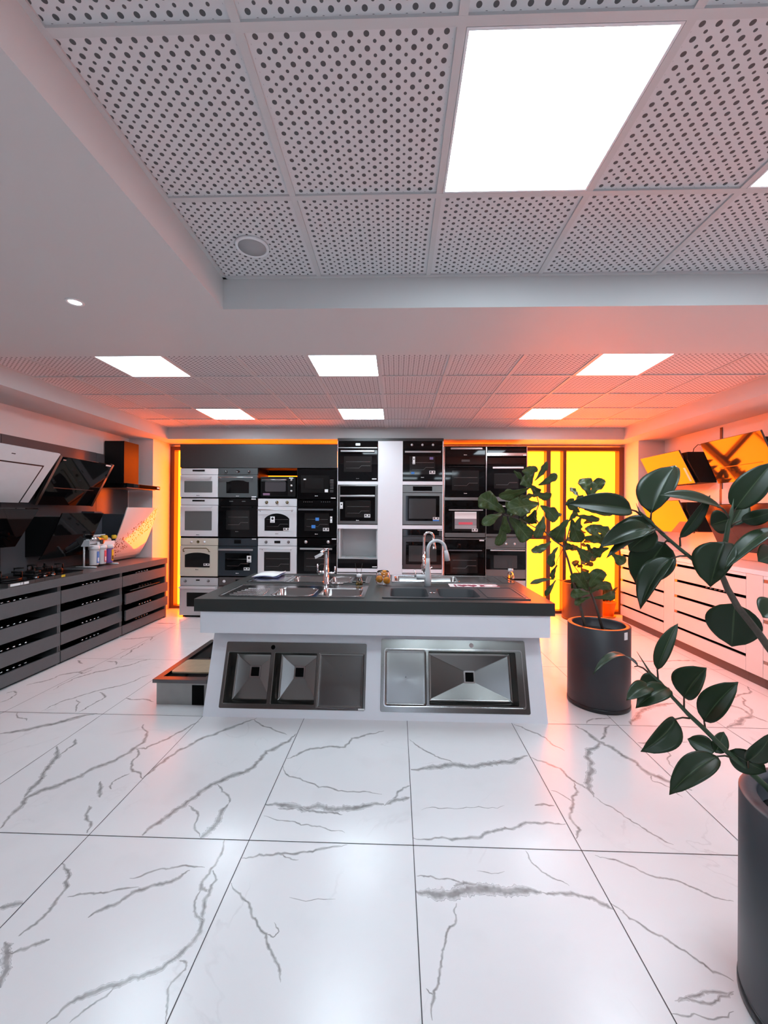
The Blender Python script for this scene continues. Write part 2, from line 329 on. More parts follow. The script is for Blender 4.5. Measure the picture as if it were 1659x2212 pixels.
# ------------------------------------------------------------------ room shell
HC = 2.898; HS = 2.73
XL, XR, YB, YF = -4.15, 4.05, 6.95, -4.2
MT, MV, MJ = floor_mats()
fl = MB(); fl.box(XL-.15, XR+.15, YF-.15, 7.25, -.12, 0)
GX, GY = -1.5087, 2.0026
i = -4
while GX+.8*i < XR:
    x = GX+.8*i
    if x > XL: fl.add([(x-.0019, YF, .0012), (x+.0019, YF, .0012), (x+.0019, YB, .0012), (x-.0019, YB, .0012)], [(0, 1, 2, 3)], 2)
    i += 1
for j in range(-5, 5):
    y = GY+1.2*j
    if YF < y < YB: fl.add([(XL, y-.0019, .0012), (XR, y-.0019, .0012), (XR, y+.0019, .0012), (XL, y+.0019, .0012)], [(0, 1, 2, 3)], 2)
VEINS = {
 'L': (0, 1540, 2.0, [
  (8, '0,90 130,70 280,35 400,5'), (11, '620,50 622,125 585,150 520,190 430,230 350,275 270,305 180,335 110,370 60,430 0,500'),
  (10, '245,145 238,200 205,240 180,285 130,330 105,365'), (5, '325,112 325,135 290,155 250,190'), (6, '860,38 800,70 735,105 690,125 630,155 590,155'),
  (8, '1110,22 1020,55 900,100 820,140 730,190 665,240 620,280'), (5, '585,155 600,175 570,210 565,240 620,285'),
  (13, '1280,90 1245,125 1150,165 1130,195 1095,235 1040,260 940,300 890,325 840,365 790,405 720,450 650,495 615,530'),
  (5, '940,310 960,340 990,365 985,395'), (17, '985,395 950,445 930,485 900,515 865,540'), (5, '815,400 850,425 848,470 862,535'),
  (7, '435,295 430,340 432,365'), (4, '480,330 485,300 520,280 560,262'), (6, '385,400 370,440 375,520'), (3, '1100,25 1180,72 1240,95'),
  (6, '1659,78 1580,95 1520,110 1490,148 1430,145 1340,155 1280,185 1240,198'), (4, '1222,230 1250,275 1330,300 1440,328 1540,342 1650,352'),
  (16, '1145,395 1220,400 1300,415 1370,400 1430,415 1500,412 1580,402 1659,395'), (6, '1200,412 1290,408 1360,425 1430,430 1480,440'), (3, '1140,445 1220,465 1300,485 1380,490 1490,518'),
  (6, '1045,628 1120,612 1200,608 1300,602 1400,585 1500,570'), (3, '1200,608 1240,625 1290,635'), (8, '265,650 300,695 290,750 250,800 210,860 150,915 80,965'),
  (4, '290,795 370,782 450,778 600,752'), (9, '380,885 440,850 540,800 600,765 700,740 770,715 820,680'), (4, '885,668 770,665 690,675 560,715'),
  (8, '970,550 950,620 915,670 880,720 870,760 905,770'), (11, '920,680 935,720 905,770 880,850 870,920 840,980 790,1030 750,1065 700,1105 600,1145 510,1175 390,1215 280,1270 200,1343'),
  (6, '870,760 840,830 850,880 880,900'), (5, '490,1190 400,1260 300,1340'), (5, '775,1070 805,1080 800,1110 740,1165 725,1240 712,1343'),
  (6, '1000,735 1040,790 1085,860 1110,905 1150,955 1160,1010 1195,1080 1210,1130 1212,1165'), (3, '1150,955 1180,970 1205,945 1185,905'),
  (10, '100,825 40,832 0,840'), (12, '0,1190 30,1110 35,1040 20,990'), (7, '35,1045 110,1020 160,1000 215,980'), (2, '1250,797 1450,805')]),
 'R': (830, 1540, 2.0, [
  (4, '110,115 170,160 240,195 300,220'), (13, '115,245 230,235 300,222 380,232 470,218 560,210 620,185'), (7, '110,315 60,340 40,375 0,400'),
  (10, '110,365 60,375 10,395'), (7, '125,540 250,538 410,540 450,515 490,505 560,500 640,475 720,475 785,480'), (6, '650,400 735,402'),
  (2, '160,420 260,412 370,410 520,400'), (24, '135,770 210,782 300,785 350,768 430,762 500,765 580,768 680,775'), (9, '680,775 760,778 840,790 900,800 960,830 990,850'),
  (9, '300,748 350,735 400,740'), (4, '140,705 200,705 300,722 340,735'), (6, '312,822 302,850 308,910 270,950 262,1000 250,1060 240,1130 215,1200 205,1260 208,1330'),
  (3, '180,1190 195,1210 215,1220'), (4, '610,595 625,625 665,670 720,710 800,748'), (4, '560,50 620,75 700,110 780,165'), (6, '630,190 700,215 760,240 820,295 890,330 905,365'),
  (11, '825,55 890,95 930,125 985,150 1030,185 1090,215 1150,265 1220,295 1330,335'), (13, '930,125 880,160 875,190 895,240 880,300 905,360'),
  (4, '905,360 1000,420 1080,475 1160,525 1250,570'), (7, '820,300 835,340 815,400 805,460 845,505 830,545'), (5, '975,55 955,85 935,115'),
  (5, '970,815 1030,855 1060,890 1150,945 1250,1000 1340,1060 1420,1120 1510,1160'), (4, '910,615 1000,635 1100,680 1180,712 1240,720 1320,750 1400,785 1510,815'),
  (6, '1270,1250 1330,1225 1400,1205 1510,1215'), (5, '1255,1245 1380,1252 1450,1225 1510,1205'), (3, '1240,1300 1340,1300 1510,1290'), (3, '720,335 770,355 820,385'),
  (3, '1150,265 1160,295 1230,320 1290,365'), (2, '400,683 520,685')]),
 'S': (1200, 1300, 3.614, [
  (14, '590,960 640,900 700,840 800,810 930,795'), (12, '1340,980 1440,950 1530,890 1460,840 1370,810 1270,800'), (9, '1530,890 1659,940'), (6, '1530,890 1470,800 1450,740'),
  (5, '240,950 290,915 360,910 430,905'), (8, '640,1100 800,1100 1030,1095'), (5, '580,460 760,465 1000,460 1100,462'), (5, '1380,760 1470,720 1530,700 1500,660'),
  (5, '850,1140 900,1200 880,1240 940,1310'), (4, '100,330 250,320')]),
 'T': (0, 1200, 4.366, [
  (6, '160,1300 120,1330 50,1370 0,1385'), (5, '160,1300 130,1280 60,1300'), (7, '390,1470 480,1420 600,1370 700,1345 800,1310 960,1265 1100,1235 1220,1200 1330,1150 1420,1120'),
  (9, '940,1290 990,1325 960,1360 880,1400 800,1450 740,1480'), (5, '720,1360 755,1385 720,1430 712,1475'), (7, '250,1225 400,1190 500,1160 600,1120 740,1100 830,1065 900,1050'),
  (7, '500,1270 620,1200 700,1160 800,1130 900,1100 1050,1070 1200,1040 1350,990 1420,975'), (6, '740,1100 770,1115 870,1075'),
  (7, '1140,970 1200,930 1240,890 1300,870 1370,820'), (3, '1140,885 1220,880 1290,850'), (5, '730,990 780,1020'), (5, '1000,1000 1090,1000 1100,1030'),
  (5, '1150,790 1260,785 1350,775 1470,765'), (5, '1420,800 1440,770'), (6, '1190,1345 1250,1360 1350,1355 1450,1380'), (4, '170,1480 170,1530 250,1560'),
  (6, '620,1570 800,1510 920,1490'), (5, '1470,640 1659,640')])}
vz = .0004
rv = random.Random(11)
for key, (ox, oy, zs, lst) in VEINS.items():
    for wz, s_ in lst:
        pts = [atZ(ox+float(a.split(',')[0])/zs, oy+float(a.split(',')[1])/zs, 0) for a in s_.split()]
        dist = sum((p-CAM).length for p in pts)/len(pts)
        W = wz/zs*dist/F_PX*.80
        # subdivide with fractal displacement
        for _ in range(3):
            q = [pts[0]]
            for a, b in zip(pts, pts[1:]):
                d = b-a; mpt = (a+b)/2
                if d.length > .012: mpt += Vector((-d.y, d.x, 0))*rv.uniform(-.13, .13)
                q += [mpt, b]
            pts = q
        n = len(pts); vz += .0000025; base = len(fl.v); vs = []
        for i_, p in enumerate(pts):
            k_ = 2+int(W/.004); t = (pts[min(i_+k_, n-1)]-pts[max(i_-k_, 0)]); t.z = 0
            t = t.normalized() if t.length > 0 else Vector((1, 0, 0)); nn = Vector((-t.y, t.x, 0))
            e = min(1, .25+min(i_, n-1-i_)/n*5); ww = W*e*rv.uniform(.75, 1.25)
            # veins run mostly away from the viewer: widen along the floor depth
            kk = 1+max(0, dist/1.7-1)*.8*abs(nn.y)
            for v_, sgn in ((0, 1), (1, 0), (2, -1)):
                fl.uv[base+i_*3+v_] = (i_*.1, float(sgn)); vs.append(p+nn*ww*kk*sgn+Vector((0, 0, vz)))
        fl.add(vs, [(i_*3+k, i_*3+k+1, i_*3+k+4, i_*3+k+3) for i_ in range(n-1) for k in (0, 1)], 1)
st(fl.build('floor', [MT, MV, MJ]))
# walls
st(B(XL-.15, XL, YF, YB+.2, 0, 3.05).build('wall_left', WALLW))
st(B(XR, XR+.15, YF, YB+.2, 0, 3.05).build('wall_right', WALLW))
wb = MB(); wb.box(XL, -3.77, 6.28, YB+.2, 0, HS).box(3.66, XR, 6.38, YB+.2, 0, HS).box(-3.77, 3.66, YB, YB+.2, 2.69, HS)
st(wb.build('wall_back', WALLW))
wf = MB(); wf.box(XL, XR, YF-.15, YF, 0, .1).box(XL, XR, YF-.15, YF, 2.6, 3.05).box(XL, -.15, YF-.15, YF, .1, 2.6).box(.5, XR, YF-.15, YF, .1, 2.6)
st(wf.build('wall_front', mat('wall_greige', (.20, .19, .19), .6)))
for n_, (a, b_) in enumerate(((-.15, .5),)):
    o = B(a, b_, YF-.10, YF-.07, .1, 2.6).build('window_1', DAYM); st(o)
    fr = MB().box(a, a+.06, YF-.07, YF-.01, .1, 2.6).box(b_-.06, b_, YF-.07, YF-.01, .1, 2.6).box(a+.06, b_-.06, YF-.07, YF-.01, 2.54, 2.6).box(a+.06, b_-.06, YF-.07, YF-.01, .1, .16)
    fr.build('window_frame', FRAME, o)
# ceiling plaster with the dropped border
ce = MB()
for bx in ((XL, -3.55, 2.95, YB+.2), (3.4, XR, 2.95, YB+.2), (-3.55, 3.4, 6.3, YB+.2), (XL, XR, 2.27, 2.95), (XL, -.972, YF, 2.27), (2.6, XR, YF, 2.27), (-.972, 2.6, YF, -3.7)):
    ce.box(bx[0], bx[1], bx[2], bx[3], HS, 3.05)
st(ce.build('ceiling', SOFFIT))
NX, NY, FX, FY = -.4347, 1.0903, -.1588, 3.916
st(B(-3.55, 3.4, 2.95, 6.3, HC+.008, 3.05).build('ceiling', perforated('perforated_panel_far', FX, FY)))
st(B(-.972, 2.6, -3.7, 2.27, HC+.008, 3.05).build('ceiling', perforated('perforated_panel_near', NX, NY)))
def grid(x0, x1, y0, y1, gx, gy, nm):
    g = MB(); h = .0125
    k = math.ceil((x0-gx)/.6)
    while gx+.6*k < x1-.02:
        x = gx+.6*k; g.box(x-h, x+h, y0, y1, HC, HC+.009); k += 1
    k = math.ceil((y0-gy)/.6)
    while gy+.6*k < y1-.02:
        y = gy+.6*k; g.box(x0, x1, y-h, y+h, HC-.0004, HC+.009); k += 1
    g.box(x0, x0+.02, y0, y1, HC-.001, HC+.009).box(x1-.02, x1, y0, y1, HC-.001, HC+.009).box(x0, x1, y0, y0+.02, HC-.001, HC+.009).box(x0, x1, y1-.02, y1, HC-.001, HC+.009)
    st(g.build(nm, GRID))
grid(-3.55, 3.4, 2.95, 6.3, FX, FY, 'trim_1'); grid(-.972, 2.6, -3.7, 2.27, NX, NY, 'trim_2')
# LED panels
def led(cx, cy, label, grp):
    t = thing('ceiling_light', (cx, cy, HC), label, 'ceiling light', grp)
    f = MB(); a, c = .286, .278
    f.holed([(cx-a, cy-a), (cx+a, cy-a), (cx+a, cy+a), (cx-a, cy+a)], [[(cx-c, cy-c), (cx-c, cy+c), (cx+c, cy+c), (cx+c, cy-c)]], HC-.0005, HC+.0075, lambda x, y, d: (x, y, d))
    f.build('frame', WHPL, t)
    B(cx-c, cx+c, cy-c, cy+c, HC+.002, HC+.0075).build('diffuser', LEDM, t)
GL = 'square LED ceiling panels'
def nc(i, j): return NX+.6*i+.3, NY+.6*j+.3
def fc(i, j): return FX+.6*i+.3, FY+.6*j+.3
led(*nc(1, 0), 'largest square white LED panel, nearest in the perforated ceiling', GL)
led(*nc(3, 0), 'square LED panel cut off at the upper right edge of the photo', GL)
names = {(-4, -1): 'square LED panel beyond the beam, left in the front row of three', (-1, -1): 'square LED panel beyond the beam, middle of the front row of three', (3, -1): 'square LED panel beyond the beam, right in the front row of three',
         (-4, 2): 'small far LED panel near the ovens, left of the back row of three', (-1, 2): 'small far LED panel near the ovens, middle of the back row of three', (3, 2): 'small far LED panel near the ovens, right of the back row of three'}
for k, v in names.items(): led(*fc(*k), v, GL)
for k in ((1, -4), (3, -4), (1, -7), (3, -7)): led(*nc(*k), 'square LED panel in the ceiling behind the camera', 'LED ceiling panels behind the camera')
# speaker and spots
c = atZ(545, 535, HC)
t = thing('ceiling_speaker', (c.x, c.y, HC), 'round grey ceiling speaker set in a perforated panel', 'speaker')
MB().lathe((c.x, c.y, HC+.008), [(.066, -.008), (.069, -.012), (.079, -.011), (.082, -.001)], 40).build('rim', WHPL, t)
MB().lathe((c.x, c.y, HC+.008), [(1e-6, -.010), (.067, -.009), (.067, -.001)], 40).build('grille', SPKM, t)
def spot(x, y, lab):
    t = thing('recessed_spotlight', (x, y, HS), lab, 'spotlight')
    MB().lathe((x, y, HS), [(.030, -.001), (.034, -.006), (.043, -.004), (.045, 0)], 32).build('ring', WHPL, t)
    MB().lathe((x, y, HS), [(1e-6, -.003), (.030, -.002), (.030, 0)], 32).build('lens', SPOTM, t)
spot(-1.742, 2.175, 'small round white spotlight set in the lowered plaster ceiling')
# ------------------------------------------------------------------ far window
YW0, YW1 = 6.77, 6.90
def wx(px, py=1150): return atY(px, py, YW0).x
xo = wx(1337.5)
wd = MB()
z0, z1 = 0, 2.69
wd.box(3.58, 3.66, YW0, YW1, z0, z1)                 # right jamb
wd.box(-3.77, -3.70, YW0, YW1, z0, z1)
wd.box(-3.70, 3.58, YW0, YW1, 2.63, z1).box(-3.70, 3.58, YW0, YW1, 0, .045)
ml = [(wx(1219.5), .027), (wx(1184.5), .034), (1.05, .03), (-.3, .03), (-1.6, .03), (-2.9, .03)]
for x, h in ml: wd.box(x-h, x+h, YW0, YW1, .045, 2.63)
xa = ml[1][0]-ml[1][1]; zt = atY(1160, 1161, YW0).z
wd.box(1.08, xa, YW0+.02, YW1, zt-.03, zt+.03)
o = st(wd.build('window_2', FRAME, bevel=.002))
B(-3.70, 3.58, YW1, YW1+.02, .0, 2.65).build('window_pane', FILM, o)
# ------------------------------------------------------------------ island
IX0, IX1, IY0, IY1, IZ = -1.584, 1.216, 3.2, 4.59, .92
flat = lambda a, b, d: (a, b, d)
SINKS = dict(A=(-1.436, -.256, 3.30, 3.84), Bk=(-.11, 1.07, 3.31, 3.83), C=(-1.455, -.262, 3.98, 4.42), D=(-.04, 1.16, 4.08, 4.53))
ins = lambda s, k=.02: [(s[0]+k, s[2]+k), (s[0]+k, s[3]-k), (s[1]-k, s[3]-k), (s[1]-k, s[2]+k)]
wt = MB().holed([(IX0, IY0), (IX1, IY0), (IX1, IY1), (IX0, IY1)], [ins(SINKS[k]) for k in SINKS], IZ-.098, IZ, flat)
wt = tag(wt.build('worktop', TOPG), 'thick graphite island worktop with sinks and taps set in it', 'worktop')
isl = thing('kitchen_island', ((IX0+IX1)/2, 3.9, 0), 'white island base with slanted front panel holding two steel sinks', 'kitchen island')
ap = MB(); ax0, ax1, ay0, ay1 = -1.541, 1.187, 3.215, 4.56
ap.box(ax0, ax1, ay0, ay0+.02, .65, .822).box(ax0, ax1, ay1-.02, ay1, .65, .822).box(ax0, ax0+.02, ay0+.02, ay1-.02, .65, .822).box(ax1-.02, ax1, ay0+.02, ay1-.02, .65, .822)
ap.build('apron', WHITES, isl, bevel=.0015)
SL = .342; SQ = sqrt(1+SL*SL)
BY0 = 3.2; BX0, BX1 = -1.509, 1.169
def tilt(a, b, d):      # a = X, b = height z, d = outward offset
    return (a, BY0+SL*b-d/SQ, b+d*SL/SQ)
TE = dict(E=(-1.39, -.236, .060, .532), F=(-.118, 1.042, .058, .570))
fp = MB().holed([(BX0, .0), (BX1, .0), (BX1, .66), (BX0, .66)], [ins(TE[k], .015) for k in TE], -.018, 0, tilt)
fp.build('front_panel', WHITES, isl)
yb_ = 4.57
sd = MB()
for x in (BX0, BX1-.018):
    sd.prism([(BY0+.02, 0), (yb_, 0), (yb_-SL*.66, .66), (BY0+SL*.66+.02, .66)], x, x+.018, lambda a, b, d: (d, a, b))
sd.build('side_panel', WHITES, isl)
MB().prism([(yb_, 0), (yb_-.018, 0), (yb_-.018-SL*.66, .66), (yb_-SL*.66, .66)], BX0+.018, BX1-.018, lambda a, b, d: (d, a, b)).build('back_panel', WHITES, isl)

BOWL = mat('shaded_bowl_steel', (.36, .36, .355), .17, metal=1)  # rim steel in a darker colour, putting shade into the bowls
STEELT = mat('slanted_sink_steel', (.26, .26, .25), .20, metal=1, bump=.02, bscale=500, aniso=.4)
def sink(name, s, bowls, fr, mt, lab, plate=.004, depth=.17, r=.05, drain='round', extras=None, base=None, fr_depth=None, rimmat=None, slope=.012, doff=0):
    """s outer rect, bowls list of rects; fr maps (a,b,d) to world with d outward"""
    root = thing(name, base, lab, 'sink')
    p = MB(); p.holed(rrect(s[0], s[1], s[2], s[3], .012), [list(reversed(rrect(b[0], b[1], b[2], b[3], b[4] if len(b) > 4 else r))) for b in bowls], 0, plate, fr)
    p.build('rim', rimmat or mt, root, bevel=.0012)
    for b in bowls:
        rr = b[4] if len(b) > 4 else r; dp = b[5] if len(b) > 5 else depth; flatb = len(b) > 6
        q = MB(); cx, cy = (b[0]+b[1])/2, (b[2]+b[3])/2+doff; n = 6
        dr = .042
        levels = [(0, rr, plate*.9), (.004, rr, 0), (.008, rr, -dp*.9), (.014, rr, -dp*.97), (.03, rr*.8, -dp)]
        loops = []
        for ins_, r_, d in levels:
            loops.append([fr(a, c_, d) for a, c_ in rrect(b[0]+ins_, b[1]-ins_, b[2]+ins_, b[3]-ins_, max(r_-ins_*.5, .004), n)])
        if not flatb:
            if drain == 'square': inner = rrect(cx-dr, cx+dr, cy-dr, cy+dr, .006, n)
            else: inner = rrect(cx-dr, cx+dr, cy-dr, cy+dr, dr*.999, n)
            loops.append([fr(a, c_, -dp-slope) for a, c_ in inner])
        else:
            loops.append([fr(cx+(a-cx)*.02, cy+(c_-cy)*.02, -dp) for a, c_ in rrect(b[0]+.03, b[1]-.03, b[2]+.03, b[3]-.03, .01, n)])
        L = len(loops[0]); vs = [v for l in loops for v in l]
        fs = [(k*L+i, k*L+(i+1) % L, (k+1)*L+(i+1) % L, (k+1)*L+i) for k in range(len(loops)-1) for i in range(L)]
        q.add(vs, fs, 0, True)
        q.build('bowl' if not flatb else 'drainer', BOWL if mt is STEELB else mt, root)
        if not flatb:
            e = MB()
            if drain == 'square':
                e.holed(rrect(cx-dr-.004, cx+dr+.004, cy-dr-.004, cy+dr+.004, .008), [list(reversed(rrect(cx-dr+.008, cx+dr-.008, cy-dr+.008, cy+dr-.008, .004)))], -dp-slope-.001, -dp-slope+.003, fr)
            else:
                e.holed(rrect(cx-dr, cx+dr, cy-dr, cy+dr, dr*.999), [list(reversed(rrect(cx-.028, cx+.028, cy-.028, cy+.028, .0279)))], -dp-slope-.001, -dp-slope+.002, fr)
            eo = e.build('drain', STEELB, root)
            MB().prism(rrect(cx-dr+.002, cx+dr-.002, cy-dr+.002, cy+dr-.002, .01), -dp-slope-.03, -dp-slope-.004, fr).build('drain_hole', BLACKP, eo)
    return root
up = lambda a, b, d: (a, b, IZ+d)
sA = sink('kitchen_sink', SINKS['A'], [(-1.035, -.69, 3.352, 3.685, .07), (-.635, -.29, 3.352, 3.685, .07)], up, STEELB, 'double-bowl stainless sink with ribbed drainer, front left of the island top', base=(-.85, 3.57, IZ), r=.07, slope=.008)
rb = MB()
for k in range(6):
    x = -1.385+.0*k; y = 3.36+.053*k
    rb.box(-1.37+.012*k, -1.085-.006*k, y, y+.022, IZ+.003, IZ+.010)
rb.build('drainer_ribs', STEELB, sA, bevel=.004)
sB = sink('kitchen_sink', SINKS['Bk'], [(-.048, .268, 3.35, 3.735, .04), (.356, .69, 3.35, 3.735, .06)], up, GRANITE, 'dark grey composite sink with two bowls, front right of the island top', base=(.48, 3.57, IZ), plate=.007)
MB().holed(rrect(.735, 1.045, 3.345, 3.80, .02), [list(reversed(rrect(.75, 1.03, 3.36, 3.785, .015)))], .0065, .011, up).build('drainer_edge', GRANITE, sB, bevel=.002)
kb = MB()
for x in (.292, .322): kb.lathe((x, 3.51, IZ+.007), [(.011, 0), (.011, .006), (.007, .008), (1e-6, .008)], 16)
kb.build('button', CHROME, sB)
sC = sink('kitchen_sink', SINKS['C'], [(-1.05, -.72, 4.03, 4.36, .04), (-.66, -.46, 4.03, 4.36, .04)], up, STEELB, 'stainless sink with drainer, rear left of the island top under the magazine', base=(-.86, 4.2, IZ), slope=.008)
MB().box(-.43, -.30, 4.03, 4.36, IZ+.004, IZ+.014).build('strainer_tray', BLACKG, sC, bevel=.004)
MB().holed(rrect(-1.42, -1.085, 4.02, 4.39, .02), [list(reversed(rrect(-1.405, -1.10, 4.035, 4.375, .015)))], .003, .008, up).build('drainer_edge', STEELB, sC)
sD = sink('kitchen_sink', SINKS['D'], [(-.015, .63, 4.13, 4.46, .05)], up, STEELB, 'long single-bowl stainless sink, rear right of the island top', base=(.56, 4.3, IZ), slope=.008)
dm = MB()
for x in (.72, .83, .94, 1.05): dm.box(x, x+.006, 4.11, 4.49, IZ+.003, IZ+.007)
dm.build('drainer_ribs', STEELB, sD)
sE = sink('kitchen_sink', TE['E'], [(-1.367, -1.014, .093, .457, .006), (-.985, -.638, .093, .457, .006), (-.622, -.253, .070, .459, .006, .012, 1)], tilt, STEELT, 'steel sink with two square-drain bowls and flat drainer, left on the slanted island front', base=(-.81, 3.3, .3), drain='square', depth=.17, slope=.016, doff=.035)
def disc_on(fr, a, b, r, d0, d1, nm, mm, par): return MB().prism(rrect(a-r, a+r, b-r, b+r, r*.999, 6), d0, d1, fr).build(nm, mm, par)
disc_on(tilt, -1.004, .495, .017, .003, .0052, 'tap_hole', BLACKP, sE)
MB().prism([(-.29, .064), (-.24, .064), (-.24, .075), (-.29, .075)], .004, .0052, tilt).build('sticker', PAPER, sE)
sF = sink('kitchen_sink', TE['F'], [(.265, .963, .110, .487, .008), (-.082, .245, .100, .494, .02, .006, 1)], tilt, STEELT, 'steel sink with one large bowl and left drainer, right on the slanted island front', base=(.46, 3.3, .3), drain='square', depth=.15, slope=.022)
MB().holed(rrect(-.092, 1.013, .092, .503, .02), [list(reversed(rrect(-.084, 1.005, .100, .495, .018)))], .003, .008, tilt).build('raised_edge', STEELB, sF, bevel=.001)
disc_on(tilt, .613, .532, .017, .003, .0052, 'tap_hole', mat('pinkish_hole', (.6, .5, .5), .5), sF)
# price slip under sink F
tag(shift_origin(MB().prism([(.985, .045), (1.05, .045), (1.05, .053), (.985, .053)], 0.0005, .0015, tilt).build('price_slip', PAPER), (1.02, 3.2, .05)), 'tiny white price slip on the slanted island front, below the right sink', 'price slip')

for root_, k_, mm in ((sA, 'A', STEELB), (sB, 'Bk', GRANITE), (sC, 'C', STEELB), (sD, 'D', STEELB)):  # raised rings added round the sinks to catch bright edge highlights
    q = SINKS[k_]
    MB().holed(rrect(q[0]-.002, q[1]+.002, q[2]-.002, q[3]+.002, .014), [list(reversed(rrect(q[0]+.009, q[1]-.009, q[2]+.009, q[3]-.009, .008)))], .001, .0085, up).build('border', mm, root_, bevel=.002)
for root_, bl in ((sA, ((-1.035, -.69, 3.352, 3.685, .07), (-.635, -.29, 3.352, 3.685, .07))), (sC, ((-1.05, -.72, 4.03, 4.36, .04), (-.66, -.46, 4.03, 4.36, .04))), (sD, ((-.015, .63, 4.13, 4.46, .05),))):  # thin rings added round the bowls so their edges catch highlights
    for b in bl:
        MB().holed(rrect(b[0]-.007, b[1]+.007, b[2]-.007, b[3]+.007, b[4]+.007, 6), [list(reversed(rrect(b[0]-.0005, b[1]+.0005, b[2]-.0005, b[3]+.0005, b[4], 6)))], .003, .0075, up).build('bowl_highlight_ring', STEELB, root_, bevel=.0015)
# ------------------------------------------------------------------ taps
def arc(c, r, a0, a1, n=12, plane='xz'):
    P = []
    for i in range(n+1):
        a = radians(a0+(a1-a0)*i/n)
        P.append(Vector((c[0]+r*cos(a), c[1], c[2]+r*sin(a))) if plane == 'xz' else Vector((c[0], c[1]+r*cos(a), c[2]+r*sin(a))))
    return P
t = thing('kitchen_tap', (.294, 3.86, IZ), 'tall white swan-neck tap with pull-out spray, on the front right sink', 'tap')
MB().lathe((.294, 3.86, IZ+.006), [(.034, 0), (.033, .07), (.031, .09), (.024, .15), (.020, .20), (.018, .26)], 24).build('body', GREYT, t)
nk = [Vector((.294, 3.86, IZ+.25)), Vector((.294, 3.86, IZ+.33))]+[Vector((.375+.081*cos(radians(a)), 3.855, 1.265+.085*sin(radians(a)))) for a in range(180, 14, -12)]+[Vector((.461, 3.852, 1.25))]
MB().tube(nk, .0155, 14).build('spout', GREYT, t)
MB().tube([Vector((.458, 3.852, 1.262)), Vector((.468, 3.85, 1.22)), Vector((.474, 3.85, 1.165))], [.017, .022, .026], 16).build('spray_head', GREYT, t)
h = MB().tube([(.294, 3.86, 1.01), (.19, 3.86, 1.01)], .024, 16).build('lever_hub', GREYT, t)
MB().tube([(.178, 3.86, 1.01), (.178, 3.86, 1.03), (.175, 3.87, 1.075)], .006, 10).build('lever', STEELB, h)
def tap_chrome():
    x, y = -.662, 3.905
    t = thing('kitchen_tap', (x, y, IZ), 'straight chrome tap with side levers, behind the front left sink', 'tap')
    MB().lathe((x, y, IZ+.006), [(.030, 0), (.030, .006), (.026, .008), (.026, .15), (.021, .16), (.021, .33), (.024, .335), (.024, .34), (1e-6, .34)], 24).build('body', CHROME, t)
    MB().tube([(x, y, 1.235), (x-.02, y-.10, 1.245), (x-.025, y-.14, 1.235)], .014, 12).build('spout', CHROME, t)
    MB().tube([(x, y, 1.035), (x-.075, y, 1.035)], .018, 14).tube([(x-.082, y, 1.03), (x-.084, y, 1.115)], .006, 10).build('lever', CHROME, t)
    MB().tube([(x, y, 1.03), (x+.075, y, 1.03)], .012, 14).tube([(x+.08, y, 1.02), (x+.083, y, 1.095)], .007, 10).build('lever', CHROME, t)
    g = MB(); g.add([(x-.075, y-.15, 1.18), (x-.02, y-.16, 1.21), (x-.03, y-.16, 1.235), (x-.085, y-.15, 1.205)], [(0, 1, 2, 3)])
    g.add([(x-.03, y-.16, 1.20), (x, y-.155, 1.225), (x-.01, y-.15, 1.245), (x-.035, y-.155, 1.225)], [(0, 1, 2, 3)])
    so = g.build('paper_tag', PAPER, t); sm = so.modifiers.new('thick', 'SOLIDIFY'); sm.thickness = .001
tap_chrome()
def tap_back(x, y, lab):
    t = thing('kitchen_tap', (x, y, IZ), lab, 'tap')
    MB().lathe((x, y, IZ+.006), [(.026, 0), (.026, .12), (.018, .14), (.015, .26)], 20).build('body', CHROME, t)
    P = [Vector((x, y, 1.17)), Vector((x, y, 1.34))]+[Vector((x+.05+.05*cos(radians(a)), y-.02, 1.35+.05*sin(radians(a)))) for a in range(180, 10, -20)]+[Vector((x+.10, y-.02, 1.31))]
    MB().tube(P, .012, 12).build('spout', CHROME, t)
    MB().tube([(x+.10, y-.02, 1.32), (x+.112, y-.02, 1.22)], [.013, .019], 14).build('spray_head', CHROME, t)
    MB().tube([(x+.02, y, 1.0), (x+.09, y, 1.015)], .008, 10).build('lever', CHROME, t)
tap_back(.30, 4.50, 'chrome pull-out tap of the rear right sink, half hidden behind the white tap')
MB_ = MB().tube([(-.615, 3.915, IZ+.012), (-.50, 3.915, IZ+.012)], .008, 10)
MB_.lathe((-.55, 3.915, IZ), [(.016, 0), (.016, .02), (1e-6, .021)], 16)
tag(shift_origin(MB_.build('soap_dispenser', CHROME, bevel=0), (-.55, 3.915, IZ)), 'low chrome pop-up control bar beside the straight chrome tap', 'sink fitting')
# ------------------------------------------------------------------ small things on the island
def diffuser(x, y, z, lab):
    t = thing('reed_diffuser', (x, y, z), lab, 'reed diffuser', 'reed diffusers on the island')
    sc_ = lambda P: [(a*1.25, b*1.25) for a, b in P]
    MB().lathe((x, y, z), sc_([(1e-6, .001), (.026, .001), (.029, .008), (.022, .045), (.012, .058), (.012, .068), (.010, .068), (.010, .057), (.020, .043), (.026, .010), (.022, .004), (1e-6, .004)]), 24).build('bottle', CLEAR, t)
    MB().lathe((x, y, z), sc_([(1e-6, .0045), (.0215, .0045), (.0250, .010), (.0225, .030), (1e-6, .030)]), 24).build('liquid', AMBER, t)
    MB().lathe((x, y, z), sc_([(.013, .062), (.020, .062), (.021, .083), (.012, .085), (.012, .078)]), 24).build('cap', WHPL, t)
    for dx, dy in ((-.040, 0), (.028, .01)):
        MB().tube([(x, y, z+.02), (x+dx, y+dy, z+.205)], .002, 6).build('reed', REED, t)
p = atZ(776, 1264, IZ); diffuser(p.x, p.y, IZ, 'glass reed diffuser with white cap, between the steel sink and the oranges')
